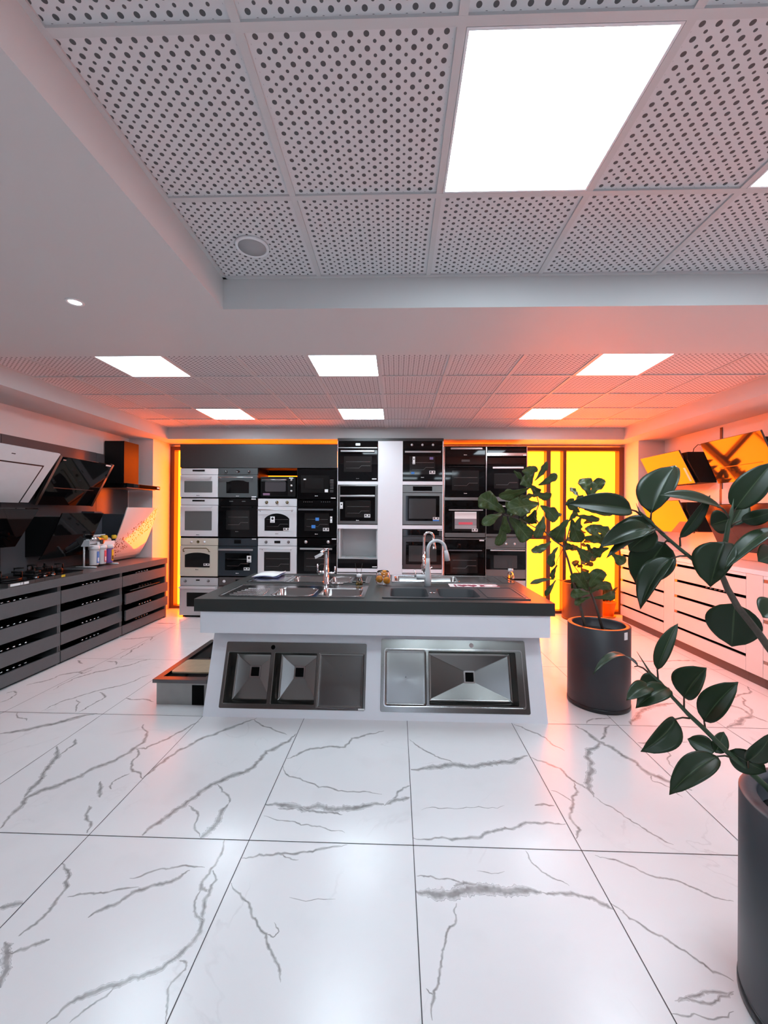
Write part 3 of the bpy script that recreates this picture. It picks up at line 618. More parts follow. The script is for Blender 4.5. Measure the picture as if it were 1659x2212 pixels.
p = atZ(1104, 1250, IZ); diffuser(p.x-.005, p.y, IZ, 'amber reed diffuser at the right rear edge of the island')
p = atZ(827, 1264, IZ)
bx_, by_ = p.x, p.y+.03
t = thing('glass_bowl', (bx_, by_, IZ), 'clear glass bowl holding three oranges on the island', 'bowl')
MB().lathe((bx_, by_, IZ), [(1e-6, .0005), (.045, .0005), (.062, .010), (.073, .045), (.070, .085), (.058, .12), (.052, .132), (.0495, .132), (.056, .118), (.067, .085), (.070, .045), (.059, .012), (.045, .004), (1e-6, .004)], 32).build('body', CLEAR, t)
for k, (dx, dy, dz, lab) in enumerate(((-.034, -.012, .055, 'orange at the left in the glass bowl'), (.036, -.018, .043, 'orange at the lower right in the glass bowl'), (.012, .016, .101, 'topmost orange in the glass bowl'))):
    o = MB().sphere((0, 0, 0), .034, 24).build('orange', ORANGE); o.location = (bx_+dx, by_+dy, IZ+dz); tag(o, lab, 'orange', 'oranges in the glass bowl')
# brochure
bq = [atZ(790+890/5.027, 1150+562/5.027, IZ), atZ(790+1435/5.027, 1150+560/5.027, IZ), atZ(790+1475/5.027, 1150+597/5.027, IZ), atZ(790+910/5.027, 1150+600/5.027, IZ)]
xs0, xs1, ys0, ys1 = bq[3].x+.01, bq[2].x-.02, bq[3].y, bq[0].y
t = thing('brochure', ((xs0+xs1)/2, ys0, IZ+.001), 'white card with dark red print lying behind the grey composite sink', 'brochure')
B(xs0, xs1, ys0, ys1, IZ+.001, IZ+.004).build('sheet', PAPER, t)
def txt(s, size, mm, par, mw, ext=.0006, align='CENTER', sx=1):
    c = bpy.data.curves.new('t', 'FONT'); c.body = s; c.size = size; c.extrude = ext; c.align_x = align; c.align_y = 'CENTER'
    o = bpy.data.objects.new('t', c); COL.objects.link(o)
    dg = bpy.context.evaluated_depsgraph_get(); me = bpy.data.meshes.new_from_object(o.evaluated_get(dg)); bpy.data.objects.remove(o)
    me.materials.clear(); me.materials.append(mm)
    off = OFF.get(par.name, Vector((0, 0, 0)))
    me.transform(Matrix.Translation(-off) @ mw @ Matrix.Diagonal((sx, 1, 1, 1)))
    q = bpy.data.objects.new('lettering', me); COL.objects.link(q); q.parent = par; return q
zp = IZ+.0046; cy_ = (ys0+ys1)/2
pr = MB(); wdt = xs1-xs0; hgt = ys1-ys0
def blk(a, b, c0=.2, c1=.8): pr.box(xs0+wdt*a, xs0+wdt*b, ys0+hgt*c0, ys0+hgt*c1, zp-.0006, zp)
blk(.10, .14); blk(.63, .67); blk(.60, .70, .72, .8); blk(.60, .70, .2, .28)
for cx0 in (.27, .47):
    hp = []
    for i in range(24):
        a = 2*pi*i/24; hx = 16*sin(a)**3; hy = 13*cos(a)-5*cos(2*a)-2*cos(3*a)-cos(4*a)
        hp.append((xs0+wdt*cx0+hx*.0030, cy_+hy*.0042))
    pr.prism(hp, zp-.0006, zp, flat)
pr.build('print', REDI, t)
txt('G', hgt*.95, REDI, t, Matrix.Translation((xs0+wdt*.84, cy_, zp-.0003)), sx=1.5)
# magazine
p0 = atZ(545, 1247, IZ+.01); p1 = atZ(603, 1247, IZ+.01)
t = thing('magazine', (p0.x+.1, p0.y, IZ), 'open blue and white magazine lying at the rear left corner of the island', 'magazine')
g = MB(); nn_ = 10
for k in range(2):
    vs = []; x0, x1 = p0.x, p1.x; yy0, yy1 = p0.y-.02, IY1-.07
    for i_ in range(nn_+1):
        u = i_/nn_; zz = IZ+.008+.014*sin(pi*min(1, u*1.1))+.010*max(0, u-.8)/.2*(1+k)+k*.008
        vs += [(x0+(x1-x0)*u, yy0, zz), (x0+(x1-x0)*u, yy1, zz+.004)]
    g.add(vs, [(2*i_, 2*i_+2, 2*i_+3, 2*i_+1) for i_ in range(nn_)], k, True)
o = g.build('pages', [mat('blue_print', (.18, .2, .42), .4), PAPER], t); sm = o.modifiers.new('thick', 'SOLIDIFY'); sm.thickness = .003
# ------------------------------------------------------------------ sink box on the floor left of the island
t = thing('floor_sink', (-1.8, 3.9, 0), 'large steel box sink standing on the floor, left of the island', 'sink')
bx0, bx1, by0, by1, bz = -1.985, -1.565, 3.385, 4.42, .215
MB().holed([(bx0, by0), (bx1, by0), (bx1, by1), (bx0, by1)], [[(bx0+.012, by0+.012), (bx0+.012, by1-.012), (bx1-.012, by1-.012), (bx1-.012, by0+.012)]], 0.001, bz-.03, flat).box(bx0+.012, bx1-.012, by0+.012, by1-.012, .001, .012).build('body', STEELD if False else mat('dull_steel', (.35, .35, .34), .5, metal=.6, var=.12, bscale=12), t)
MB().holed([(bx0-.025, by0-.02), (bx1+.01, by0-.02), (bx1+.01, by1+.02), (bx0-.025, by1+.02)], [[(bx0+.03, by0+.05), (bx0+.03, by1-.03), (bx1-.03, by1-.03), (bx1-.03, by0+.05)]], bz-.03, bz, flat).build('rim', STEELD, t, bevel=.002)
B(bx0+.012, bx1-.012, by0+.55, by0+.57, .012, bz-.032).build('divider', STEELD, t)
B(bx0+.03, bx1-.03, by0+.012, by1-.03, .06, .075).build('tray', BLACKM, t)
MB().box(bx0+.30, bx0+.40, by0-.004, by0-.0005, .002, bz-.05).build('notch_shade', BLACKP, t)  # black plate on the front paints the dark of the notch
tag(shift_origin(MB().prism(rrect(bx0+.05, bx1-.02, by0+.12, by0+.42, .03), bz, bz+.012, flat).build('chopping_board', GOLDW), (-1.78, 3.65, bz)), 'pale chopping board lying across the steel box sink on the floor', 'chopping board')

# ------------------------------------------------------------------ ovens
OY = 6.2
ZR = {'A': (380, 990, 6.322), 'B': (550, 990, 8.195), 'C': (720, 940, 7.1375), 'D': (860, 940, 7.135), 'E': (1030, 940, 6.706)}
def pz(z, x, y):
    ox, oy, s = ZR[z]; p = atY(ox+x/s, oy+y/s, OY); return p.x, p.z
def rc(z, x0, y0, x1, y1):
    a = pz(z, x0, y0); b = pz(z, x1, y1); return a[0], b[0], b[1], a[1]
GO = 'built-in ovens on the far display wall'
def oven(z, box, body, label, split=None, win=None, wmat=None, shape='rect', handle=None, hmat=None, hkind='bar', knobs=(), kmat=None, kr=.019, disp=None, dmat=None,
         bands=(), tags=(), logo=None, logomat=None, stickers=(), clock=None, racks=0, inner=None, name='built_in_oven', door=None, cat='oven', grp=GO, touch=(), small=None):
    X0, X1, Z0, Z1 = rc(z, *box); g = .0025; X0 += g; X1 -= g; Z0 += g; Z1 -= g
    r = thing(name, ((X0+X1)/2, OY, Z0), label, cat, grp)
    B(X0+.01, X1-.01, OY+.03, OY+.5, Z0+.004, Z1-.004).build('housing', BLACKM, r)
    if split is not None:
        zs = pz(z, 0, split)[1]
        B(X0, X1, OY, OY+.03, zs+.003, Z1).build('control_panel', body, r, bevel=.002)
        B(X0, X1, OY-.008, OY+.03, Z0, zs-.003).build('door', door or body, r, bevel=.003)
        fy = OY-.008
    else:
        B(X0, X1, OY-.004, OY+.03, Z0, Z1).build('door', body, r, bevel=.003); fy = OY-.004
    for (a, b, c, d, mm, nm) in bands:
        q = rc(z, a, b, c, d); B(q[0], q[1], fy-.0025, fy+.001, q[2], q[3]).build(nm, mm, r, bevel=.0008)
    if win:
        q = rc(z, *win); wmt = wmat or GLASSW
        if shape == 'rect': P = rrect(q[0], q[1], q[2], q[3], .006, 2)
        elif shape == 'arch':
            sh = (q[3]-q[2])*(.16 if body is CREAM else .3); P = [(q[0], q[2]), (q[1], q[2])]
            for i_ in range(13):
                u = i_/12; P.append((q[1]+(q[0]-q[1])*u, q[3]-sh+sh*(1-(2*u-1)**2)**.8 if 0 < i_ < 12 else q[3]-sh))
        elif shape == 'shoulder':
            W_ = q[1]-q[0]; H_ = q[3]-q[2]
            P = [(q[0], q[2]), (q[1], q[2]), (q[1], q[3]-.12*H_), (q[1]-.06*W_, q[3]-.14*H_), (q[1]-.14*W_, q[3]-.10*H_)]+[(q[1]-W_*u, q[3]-.06*H_*abs(2*u-1)) for u in (.25, .4, .5, .6, .75)]+[(q[0]+.14*W_, q[3]-.10*H_), (q[0]+.06*W_, q[3]-.14*H_), (q[0], q[3]-.12*H_)]
        wfr = lambda a, b, d: (a, d, b)
        fy2 = fy-.003 if bands else fy
        wo = MB().prism(P, fy2-.0022, fy2, wfr).build('window', wmt, r, bevel=.0006)
        if inner:
            qi = rc(z, *inner); MB().prism(rrect(qi[0], qi[1], qi[2], qi[3], .004, 2), fy2-.0034, fy2-.0022, wfr).build('pane', GLASSG if inner and wmat is GLASSG else mat('pane_tint', (.045, .046, .047), .08), wo)
            q = qi
        if racks:
            k_ = MB()
            for j in range(racks):
                zz = q[2]+(q[3]-q[2])*(.25+.4*j); k_.tube([(q[0]+.03, fy2-.0042, zz), (q[0]+(q[1]-q[0])*.55, fy2-.0042, zz), (q[0]+(q[1]-q[0])*(.6 if j else .63), fy2-.0042, zz+(0 if j else .035)), (q[1]-.02, fy2-.0042, zz+(0 if j else .035))], .0014, 6)
            k_.build('rack', mat('rack_wire', (.3, .3, .3), .4, metal=.6), wo)
    if handle:
        (hx0, hx1, hy) = handle; a = pz(z, hx0, hy); b = pz(z, hx1, hy); hm = hmat or SILVER; zz = a[1]
        if hkind == 'bar':
            q = MB().box(a[0], b[0], fy-.05, fy-.036, zz-.008, zz+.008); q.box(a[0]+.02, a[0]+.035, fy-.036, fy, zz-.006, zz+.006).box(b[0]-.035, b[0]-.02, fy-.036, fy, zz-.006, zz+.006)
            q.build('handle', hm, r, bevel=.003)
        elif hkind == 'wide':
            q = MB().box(a[0], b[0], fy-.045, fy-.03, zz-.013, zz+.013); q.box(a[0]+.02, a[0]+.035, fy-.03, fy, zz-.008, zz+.008).box(b[0]-.035, b[0]-.02, fy-.03, fy, zz-.008, zz+.008); q.build('handle', hm, r, bevel=.003)
        elif hkind == 'round':
            q = MB().tube([(a[0], fy-.05, zz), (b[0], fy-.05, zz)], .007, 12)
            for xx in (a[0]+.03, b[0]-.03): q.tube([(xx, fy-.05, zz), (xx, fy-.02, zz-.012), (xx, fy, zz-.02)], .006, 8)
            q.build('handle', hm, r)
        elif hkind == 'bow':
            MB().tube([(a[0], fy, zz-.055), (a[0], fy-.03, zz-.05), (a[0]+.004, fy-.045, zz-.02), (a[0]+.03, fy-.05, zz), (b[0]-.03, fy-.05, zz), (b[0]-.004, fy-.045, zz-.02), (b[0], fy-.03, zz-.05), (b[0], fy, zz-.055)], .0065, 10).build('handle', hm, r)
    for kk in knobs:
        kx, kz = pz(z, *kk[:2]); R_ = kr
        ko = MB().lathe((kx, OY, kz), [(R_*1.25, 0), (R_*1.25, -.004), (R_, -.006), (R_*.92, -.026), (1e-6, -.027)], 20, 'y').build('knob', kmat or STEELD, r)
        MB().box(kx-.002, kx+.002, OY-.0285, OY-.026, kz-.004, kz+R_*.8).build('pointer', PAPER, ko)
    if clock:
        kx, kz = pz(z, *clock[:2]); e_ = clock[2]
        co = MB().lathe((kx, OY, kz), [(.022, 0), (.022, -.004), (.018, -.006), (.018, -.003), (1e-6, -.003)], 24, 'y', ex=e_).build('clock', BRASS if body is CREAM else STEELD, r)
        MB().tube([(kx, OY-.0045, kz), (kx+.008, OY-.0045, kz+.008)], .001, 5).tube([(kx, OY-.0045, kz), (kx-.003, OY-.0045, kz+.011)], .001, 5).build('clock_hand', INK, co)
    if disp:
        q = rc(z, *disp); B(q[0], q[1], OY-.0028 if split is not None else fy-.0028, OY+.001, q[2], q[3]).build('display', dmat or BLACKG, r, bevel=.0008)
    if touch:
        k_ = MB()
        for (tx0, tx1, ty) in touch:
            n_ = 5
            for i_ in range(n_):
                cx, cz = pz(z, tx0+(tx1-tx0)*i_/(n_-1), ty); k_.box(cx-.006, cx+.006, OY-.0026, OY-.0002, cz-.006, cz+.006)
        k_.build('touch_symbols', mat('dim_symbol', (.10, .10, .10), .4), r)
    for k_, (a, b, c, d, mm) in enumerate(stickers):
        q = rc(z, a, b, c, d); s_ = B(q[0], q[1], fy-.0055-.0004*k_, fy-.0042-.0004*k_, q[2], q[3]).build('sticker', mm, r)
        if mm is PAPER and .12 > q[1]-q[0] > .055 and q[3]-q[2] > .02:
            e = MB(); w_, h_ = q[1]-q[0], q[3]-q[2]
            e.box(q[0]+.1*w_, q[0]+.38*w_, fy-.0062-.0004*k_, fy-.0055-.0004*k_, q[2]+.42*h_, q[3]-.15*h_).box(q[0]+.62*w_, q[0]+.88*w_, fy-.0062-.0004*k_, fy-.0055-.0004*k_, q[2]+.42*h_, q[3]-.15*h_).box(q[0]+.1*w_, q[1]-.1*w_, fy-.0062-.0004*k_, fy-.0055-.0004*k_, q[2]+.14*h_, q[2]+.26*h_)
            e.build('print', INK, s_)
    for (a, b, c, d) in tags:
        q = rc(z, a, b, c, d); to = B(q[0], q[1], fy-.056, fy-.0545, q[2], q[3]).build('hanging_tag', PAPER, r)
        cx = (q[0]+q[1])/2; cz = q[2]+(q[3]-q[2])*.66; e = (q[1]-q[0])*.32
        MB().prism([(cx, cz-e), (cx+e, cz), (cx, cz+e), (cx-e, cz)], fy-.0568, fy-.056, lambda a_, b_, d_: (a_, d_, b_)).box(cx-e, cx+e, fy-.0568, fy-.056, q[2]+.01, q[2]+.016).build('print', INK, to)
    if logo:
        lx, lz = pz(z, *logo); lw = .022
        lg = MB().box(lx-lw, lx-lw*.55, fy-.0032 if not win or True else fy, fy, lz-.005, lz+.006)
        lg.box(lx-lw*.4, lx+lw, fy-.0032, fy, lz-.003, lz+.003); lg.build('logo', logomat or PAPER, r)
    return r
LW = (PAPER)
# left four columns
oven('A', (60, 135, 575, 535), WHITEO, 'short white compact oven, topmost in the leftmost oven column', 222, (120, 310, 500, 468), GLASSG, handle=(85, 510, 250), hmat=WHITEO, disp=(228, 155, 395, 180), logo=(307, 508), logomat=INK)
oven('A', (60, 545, 575, 1070), WHITEO, 'tall white oven with grey glass, second from top in the leftmost column', 637, (127, 720, 492, 985), GLASSG, handle=(85, 510, 663), hmat=WHITEO, disp=(225, 567, 393, 590), logo=(303, 1043), logomat=INK)
oven('A', (56, 1085, 572, 1615), CREAM, 'cream retro oven with arched window and dark bow handle', 1187, (127, 1285, 465, 1490), GLASSW, 'arch', (118, 465, 1222), BRASS, 'bow', ((215, 1140), (392, 1140)), WHITEO, .013, clock=(303, 1140, 1), stickers=((382, 1435, 462, 1468, PAPER),), logo=(290, 1518), logomat=INK)
oven('A', (50, 1625, 570, 2150), SILVO, 'silver oven standing lowest in the leftmost column', 1735, (152, 1830, 460, 2025), GLASSW, handle=(55, 555, 1758), hkind='wide', hmat=WHITEO, knobs=((132, 1675), (445, 1675)), kmat=STEELD, kr=.016, disp=(275, 1655, 325, 1672))
oven('A', (582, 132, 1115, 538), GREYO, 'grey retro compact oven with shouldered window, topmost in the second column', 222, (692, 300, 1000, 478), BLACKG, 'shoulder', (597, 1070, 262), SILVER, 'round', ((690, 182), (1000, 182)), STEELD, .016, clock=(848, 180, 1.5), stickers=((1037, 520, 1100, 535, PAPER),), logo=(845, 517))
oven('A', (582, 545, 1115, 1080), BLACKG, 'all black glass oven, second from top in the second column', 640, (690, 710, 1005, 975), mat('black_pane', (.012, .012, .012), .05), handle=(640, 1045, 665), hmat=BLACKM, touch=((735, 775, 587), (905, 945, 587)), stickers=((1035, 550, 1095, 564, PAPER),), racks=2, logo=(835, 1000), logomat=mat('dim_logo', (.2, .2, .2), .4))
oven('A', (582, 1088, 1112, 1612), SLATE, 'slate blue-grey oven with wide silver handle and hanging tag, third in the second column', 1193, (675, 1292, 1010, 1530), BLACKG, handle=(592, 1065, 1243), hkind='wide', disp=(797, 1110, 888, 1165), tags=((990, 1325, 1048, 1415),), stickers=((930, 1490, 1010, 1530, PAPER), (1042, 1096, 1100, 1108, PAPER)), racks=2, logo=(840, 1570))
oven('A', (582, 1620, 1110, 2150), BROWNO, 'brown-grey oven lowest in the second column, mostly hidden by the island', 1728, (675, 1830, 1010, 2050), GLASSW, handle=(600, 1060, 1760), knobs=((658, 1680), (1010, 1680)), kmat=WHITEO, kr=.018, disp=(815, 1655, 880, 1690))
oven('B', (58, 712, 745, 1395), WHITEO, 'white retro oven with black arched window and brass knobs', 850, (180, 975, 615, 1285), BLACKG, 'arch', (72, 702, 912), SILVER, 'round', ((213, 780), (397, 780), (577, 780)), BRASS, .019, tags=((300, 1030, 378, 1138),), stickers=((513, 1232, 620, 1285, PAPER),), racks=2, logo=(397, 1337), logomat=STEELD)
oven('B', (58, 1412, 745, 2060), WHITEO, 'plain white oven with two knobs, below the white retro oven', 1547, (172, 1655, 632, 2000), GLASSW, handle=(105, 680, 1595), hmat=WHITEO, hkind='round', knobs=((205, 1483), (600, 1483)), kmat=STEELD, kr=.017, disp=(350, 1460, 455, 1505), racks=2)
oven('B', (758, 188, 1450, 728), BLACKG, 'black built-in microwave with button column, topmost in the fourth column', None, (893, 350, 1220, 545), GLASSW, disp=(1335, 310, 1400, 360), bands=((820, 300, 1318, 612, mat('black_frame', (.004, .004, .004), .2), 'frame'), (1337, 380, 1398, 388, SILVER, 'button'), (1337, 405, 1398, 412, SILVER, 'button'), (1337, 430, 1398, 437, SILVER, 'button'), (1337, 457, 1398, 463, SILVER, 'button'), (1337, 482, 1398, 489, SILVER, 'button'), (1337, 508, 1398, 514, SILVER, 'button'), (1335, 532, 1398, 540, SILVER, 'button'), (1333, 560, 1395, 604, STEELD, 'button')),
     stickers=((1243, 550, 1302, 602, PAPER), (1352, 697, 1435, 712, PAPER), (870, 362, 912, 385, PAPER)), logo=(1095, 667), name='built_in_microwave', cat='microwave')
oven('B', (758, 738, 1450, 1400), BLACKG, 'black touch-control oven with two blue stickers, second in the fourth column', 855, (885, 970, 1320, 1290), GLASSW, handle=(785, 1395, 907), hmat=mat('dark_grey_handle', (.10, .10, .11), .3), hkind='wide', touch=((870, 1015, 772), (1185, 1330, 772)), racks=2,
     stickers=((1080, 1050, 1142, 1105, BLUE), (1010, 1180, 1078, 1238, BLUE), (1213, 1232, 1320, 1290, PAPER)), tags=((1350, 1030, 1385, 1140),), logo=(1095, 1342))
oven('B', (758, 1412, 1450, 2060), BLACKG, 'black oven with chrome knobs behind the straight chrome tap', 1555, (880, 1650, 1340, 2000), GLASSW, handle=(815, 1380, 1597), hkind='wide', knobs=((907, 1480), (1303, 1480)), kmat=SILVER, kr=.02, disp=(1060, 1465, 1160, 1500), racks=2, stickers=((1370, 1420, 1447, 1438, PAPER),))
# centre unit
oven('C', (78, 92, 682, 710), BLACKG, 'black oven with a small lit display, topmost left in the white centre unit', 195, (165, 325, 592, 570), GLASSW, handle=(120, 635, 252), hkind='wide', disp=(345, 125, 415, 160), dmat=mat('lit_display', (.5, .6, .6), .4, emit=(.8, .95, 1), es=.9), bands=((80, 188, 680, 203, SILVER, 'trim_strip'),), racks=2, stickers=((597, 668, 667, 685, PAPER),), logo=(375, 670), logomat=MATS['dim_logo'])
oven('C', (78, 768, 682, 1375), STEEL, 'steel framed black oven with touch controls, middle left in the white centre unit', None, (185, 1010, 575, 1270), GLASSW, handle=(105, 642, 937), hkind='wide', bands=((108, 785, 645, 1325, BLACKG, 'glass_front'),), racks=2, tags=((112, 1035, 155, 1135),), stickers=((480, 1218, 570, 1270, PAPER),), logo=(375, 1313))
oven('D', (70, 92, 683, 708), BLACKG, 'black oven with three chrome knobs, topmost right in the white centre unit', 215, (178, 328, 570, 605), GLASSW, handle=(105, 652, 263), hkind='wide', knobs=((213, 150), (375, 150), (538, 150)), kmat=WHITEO, kr=.014, racks=2, tags=((222, 340, 258, 455),), stickers=((480, 550, 570, 600, PAPER), (200, 568, 250, 600, BLUE), (485, 340, 540, 378, mat('lilac_sticker', (.2, .16, .4), .5))), logo=(375, 652))
oven('D', (70, 772, 683, 1385), STEEL, 'stainless oven with black display and white-blue label, middle right in the centre unit', 885, (118, 935, 635, 1325), BLACKG, inner=(168, 978, 580, 1290), disp=(228, 790, 525, 860), stickers=((535, 1265, 630, 1305, PAPER), (535, 1306, 630, 1326, BLUE)))
oven('D', (70, 1452, 683, 2060), STEELD, 'dark steel oven with flush grip, lowest right in the centre unit behind the white tap', 1558, (120, 1640, 660, 1995), BLACKG, inner=(165, 1700, 590, 1950), disp=(120, 1457, 630, 1548), handle=(110, 655, 1590), hmat=STEELD, hkind='wide', stickers=((605, 1457, 680, 1470, PAPER),), logo=(375, 2027), logomat=SILVER)
# right two columns
oven('D', (722, 185, 1345, 462), BLACKG, 'black compact appliance with silver strip handle, topmost in the fifth column', None, None, handle=(805, 1290, 212), hkind='wide', stickers=((975, 378, 1105, 412, mat('dim_label', (.06, .05, .05), .4)),), logo=(1037, 305), name='built_in_coffee_machine', cat='built-in appliance')
oven('D', (722, 466, 1345, 950), BLACKG, 'black oven with large grey window, second in the fifth column', None, (830, 545, 1245, 855), GLASSW, handle=(765, 1310, 489), hmat=BLACKM, racks=2, logo=(1037, 898))
oven('D', (722, 1005, 1340, 1580), BLACKG, 'steel and black oven with a colourful poster sheet on its window', 1095, (830, 1180, 1245, 1480), GLASSW, handle=(775, 1298, 1152), hkind='bar', bands=((722, 1505, 1338, 1575, STEEL, 'bottom_strip'),), disp=(900, 1015, 1165, 1075),
     stickers=((870, 1180, 1205, 1290, PAPER), (870, 1290, 1205, 1385, GREYP), (930, 1340, 1145, 1378, PINK), (870, 1385, 1205, 1445, mat('light_grey_print', (.35, .34, .35), .5)), (1135, 1442, 1223, 1487, PAPER)))
oven('D', (722, 1605, 1330, 2150), BLACKG, 'black oven lowest in the fifth column, right of the white tap', 1740, (808, 1820, 1222, 2125), GLASSW, handle=(770, 1285, 1770), hmat=MATS['dark_grey_handle'], racks=2, stickers=((1250, 1615, 1322, 1632, PAPER),))
oven('E', (150, 185, 718, 316), BLACKG, 'narrow black appliance with steel strip, topmost in the sixth column', None, None, bands=((150, 258, 718, 300, STEELB, 'steel_strip'),), name='warming_drawer', cat='built-in appliance', stickers=((670, 284, 714, 297, PAPER),))
oven('E', (150, 322, 715, 890), BLACKG, 'black oven with bright bar handle, second in the sixth column', 420, (247, 560, 602, 775), GLASSW, handle=(220, 665, 477), hkind='wide', hmat=SILVER, disp=(370, 360, 490, 392), racks=1)
oven('E', (135, 990, 710, 1478), BLACKG, 'steel and black oven mostly hidden by fiddle leaves in the sixth column', 1062, (240, 1120, 600, 1380), GLASSW, handle=(180, 680, 1030), bands=((135, 1430, 708, 1472, STEEL, 'bottom_strip'),))
oven('E', (130, 1490, 706, 2082), STEEL, 'stainless oven with knobs and black glass door, lowest in the sixth column', 1627, (132, 1650, 702, 1950), BLACKG, inner=(243, 1740, 580, 1930), handle=(185, 685, 1664), hkind='bar', knobs=((290, 1575), (425, 1575), (547, 1575)), kmat=SILVER, kr=.014)
# toaster oven in a niche
X0, X1, Z0, Z1 = rc('B', 95, 325, 715, 698)
r = thing('tabletop_oven', ((X0+X1)/2, OY+.03, Z0), 'small black tabletop oven with three knobs standing in the open niche', 'oven')
B(X0, X1, OY+.03, OY+.36, Z0+.012, Z1).build('body', BLACKM, r, bevel=.006)
q = rc('B', 110, 395, 575, 660); B(q[0], q[1], OY+.022, OY+.03, q[2], q[3]).build('door', BLACKG, r, bevel=.003)
q = rc('B', 178, 405, 545, 590); MB().prism(rrect(q[0], q[1], q[2], q[3], .02), OY+.019, OY+.022, lambda a, b, d: (a, d, b)).build('window', mat('toaster_glass', (.06, .055, .06), .15), r)
a = pz('B', 127, 379); b = pz('B', 560, 379); MB().tube([(a[0], OY-.002, a[1]), (b[0], OY-.002, a[1])], .007, 10).tube([(a[0]+.02, OY-.002, a[1]), (a[0]+.02, OY+.03, a[1])], .005, 8).tube([(b[0]-.02, OY-.002, a[1]), (b[0]-.02, OY+.03, a[1])], .005, 8).build('handle', SILVER, r)
for ky in (383, 481, 577):
    kx, kz = pz('B', 645, ky); MB().lathe((kx, OY+.03, kz), [(.016, 0), (.015, -.02), (1e-6, -.021)], 18, 'y').build('knob', SILVER, r)
for s_ in ((140, 615, 262, 655, MAUVE), (605, 340, 680, 358, PAPER)):
    q = rc('B', *s_[:4]); B(q[0], q[1], OY+.0195, OY+.021, q[2], q[3]).build('sticker', s_[4], r)
ft = MB()
for xx in (X0+.03, X1-.05):
    for yy in (OY+.06, OY+.32): ft.box(xx, xx+.02, yy, yy+.02, Z0, Z0+.012)
ft.build('feet', BLACKM, r)
# hollow niche appliance in centre unit
X0, X1, Z0, Z1 = rc('C', 78, 1447, 682, 1900); zb0 = pz('C', 0, 2045)[1]; zb1 = pz('C', 0, 1908)[1]
r = thing('open_display_niche', ((X0+X1)/2, OY, Z0), 'open pale grey niche above a black drawer, lowest left in the centre unit', 'niche')
n_ = MB().box(X0, X0+.03, OY+.01, OY+.35, zb1+.003, Z1).box(X1-.02, X1, OY+.01, OY+.35, zb1+.003, Z1).box(X0+.03, X1-.02, OY+.33, OY+.35, zb1+.003, Z1).box(X0+.03, X1-.02, OY+.01, OY+.33, zb1+.003, zb1+.02)
n_.build('lining', mat('pale_grey_lining', (.50, .51, .52), .4), r)
B(X0+.10, X1-.03, OY+.02, OY+.22, zb1+.02, zb1+.026).build('glass_plate', mat('plate_glass', (.5, .55, .55), .05, metal=.5), r)
B(X0, X1, OY-.01, OY+.4, zb0, zb1).build('drawer', BLACKG, r, bevel=.003)
q = rc('C', 600, 2022, 672, 2036); B(q[0], q[1], OY-.0115, OY-.01, q[2], q[3]).build('sticker', PAPER, r)
# carcasses
def U(x, y): return atY(x, y, OY)
X0 = U(388.5, 1150).x-.004; X1 = U(727.5, 1150).x; zt0 = U(560, 1011).z; zt1 = U(560, 960).z
t = thing('oven_cabinet', ((X0+X1)/2, 6.4, 0), 'tall charcoal cabinet holding the four left oven columns', 'cabinet')
B(X0, X1, OY-.002, OY+.016, zt0+.004, zt1).build('top_panel', DARKB, t, bevel=.001)
cols = [X0, pz('A', 578, 0)[0], pz('B', 52, 0)[0], pz('B', 751, 0)[0], X1]
pn = MB()
for x in (cols[0]+.004, cols[1], cols[2], cols[3], cols[4]-.004): pn.box(x-.004, x+.004, OY+.03, 6.72, .05, zt0+.001)
pn.build('side_panel', BLACKM, t)
zn0 = pz('B', 0, 700)[1]; bk = MB().box(X0, cols[2]-.004, 6.72, 6.735, .05, zt0+.018)
zs = pz('B', 0, 262)[1]
bk.box(cols[2]+.004, cols[3]-.004, 6.72, 6.735, .05, zs-.004).box(cols[2]+.004, cols[3]-.004, 6.72, 6.735, zs+.006, zt0+.018).box(cols[3]+.004, X1, 6.72, 6.735, .05, zt0+.018)
bk.build('back_panel', BLACKM, t)
B(cols[2]+.006, cols[3]-.006, OY+.005, 6.70, zn0-.006, zn0).build('shelf', BLACKM, t)
B(X0+.001, X1-.001, OY+.017, 6.71, zt0+.002, zt0+.02).build('shelf', BLACKM, t)  # unseen board added to block window light leaking above the ovens
B(X0+.03, X1, OY+.06, 6.6, 0, .012).build('plinth', BLACKP, t)
# centre unit
X0 = U(728.6, 1100).x; X1 = U(957.4, 1100).x; zt = U(842, 946.3).z; zt_ = U(842, 952.8).z
xa, xb = U(816, 1100).x, U(869.3, 1100).x
t = thing('oven_cabinet', ((X0+X1)/2, 6.4, 0), 'tall white centre cabinet with a blank white panel between two oven columns', 'cabinet')
B(X0, X1, OY-.01, 6.5, zt_, min(zt, HS-.002)).build('top_panel', DARKB, t)
B(xa, xb, OY-.008, OY+.014, .02, zt_-.001).build('centre_panel', WHITEG, t, bevel=.001)
fc_ = MB(); e = .001
xl1 = pz('C', 76, 0)[0]; xr1 = pz('D', 686, 0)[0]
fc_.box(X0, xl1-e, OY-.008, OY+.5, .02, zt_-.001).box(xr1+e, X1, OY-.008, OY+.5, .02, zt_-.001)
B(X0, X1, OY+.501, OY+.515, .02, zt_-.001).build('back_panel', BLACKM, t)  # unseen, made full width to stop window light leaking beside the ovens
fc_.build('side_panel', WHITEG, t)
for (zz, y0_, y1_, xx0, xx1) in (('C', 712, 765, xl1, xa), ('C', 1380, 1443, xl1, xa), ('C', 2052, 2110, xl1, xa), ('D', 712, 768, xb, xr1), ('D', 1389, 1448, xb, xr1), ('D', 2066, 2125, xb, xr1)):
    a = pz(zz, 300, y0_)[1]; b = pz(zz, 300, y1_)[1]; B(xx0+.001, xx1-.001, OY-.006, OY+.48, b+.001, a-.001).build('shelf', WHITEG, t)
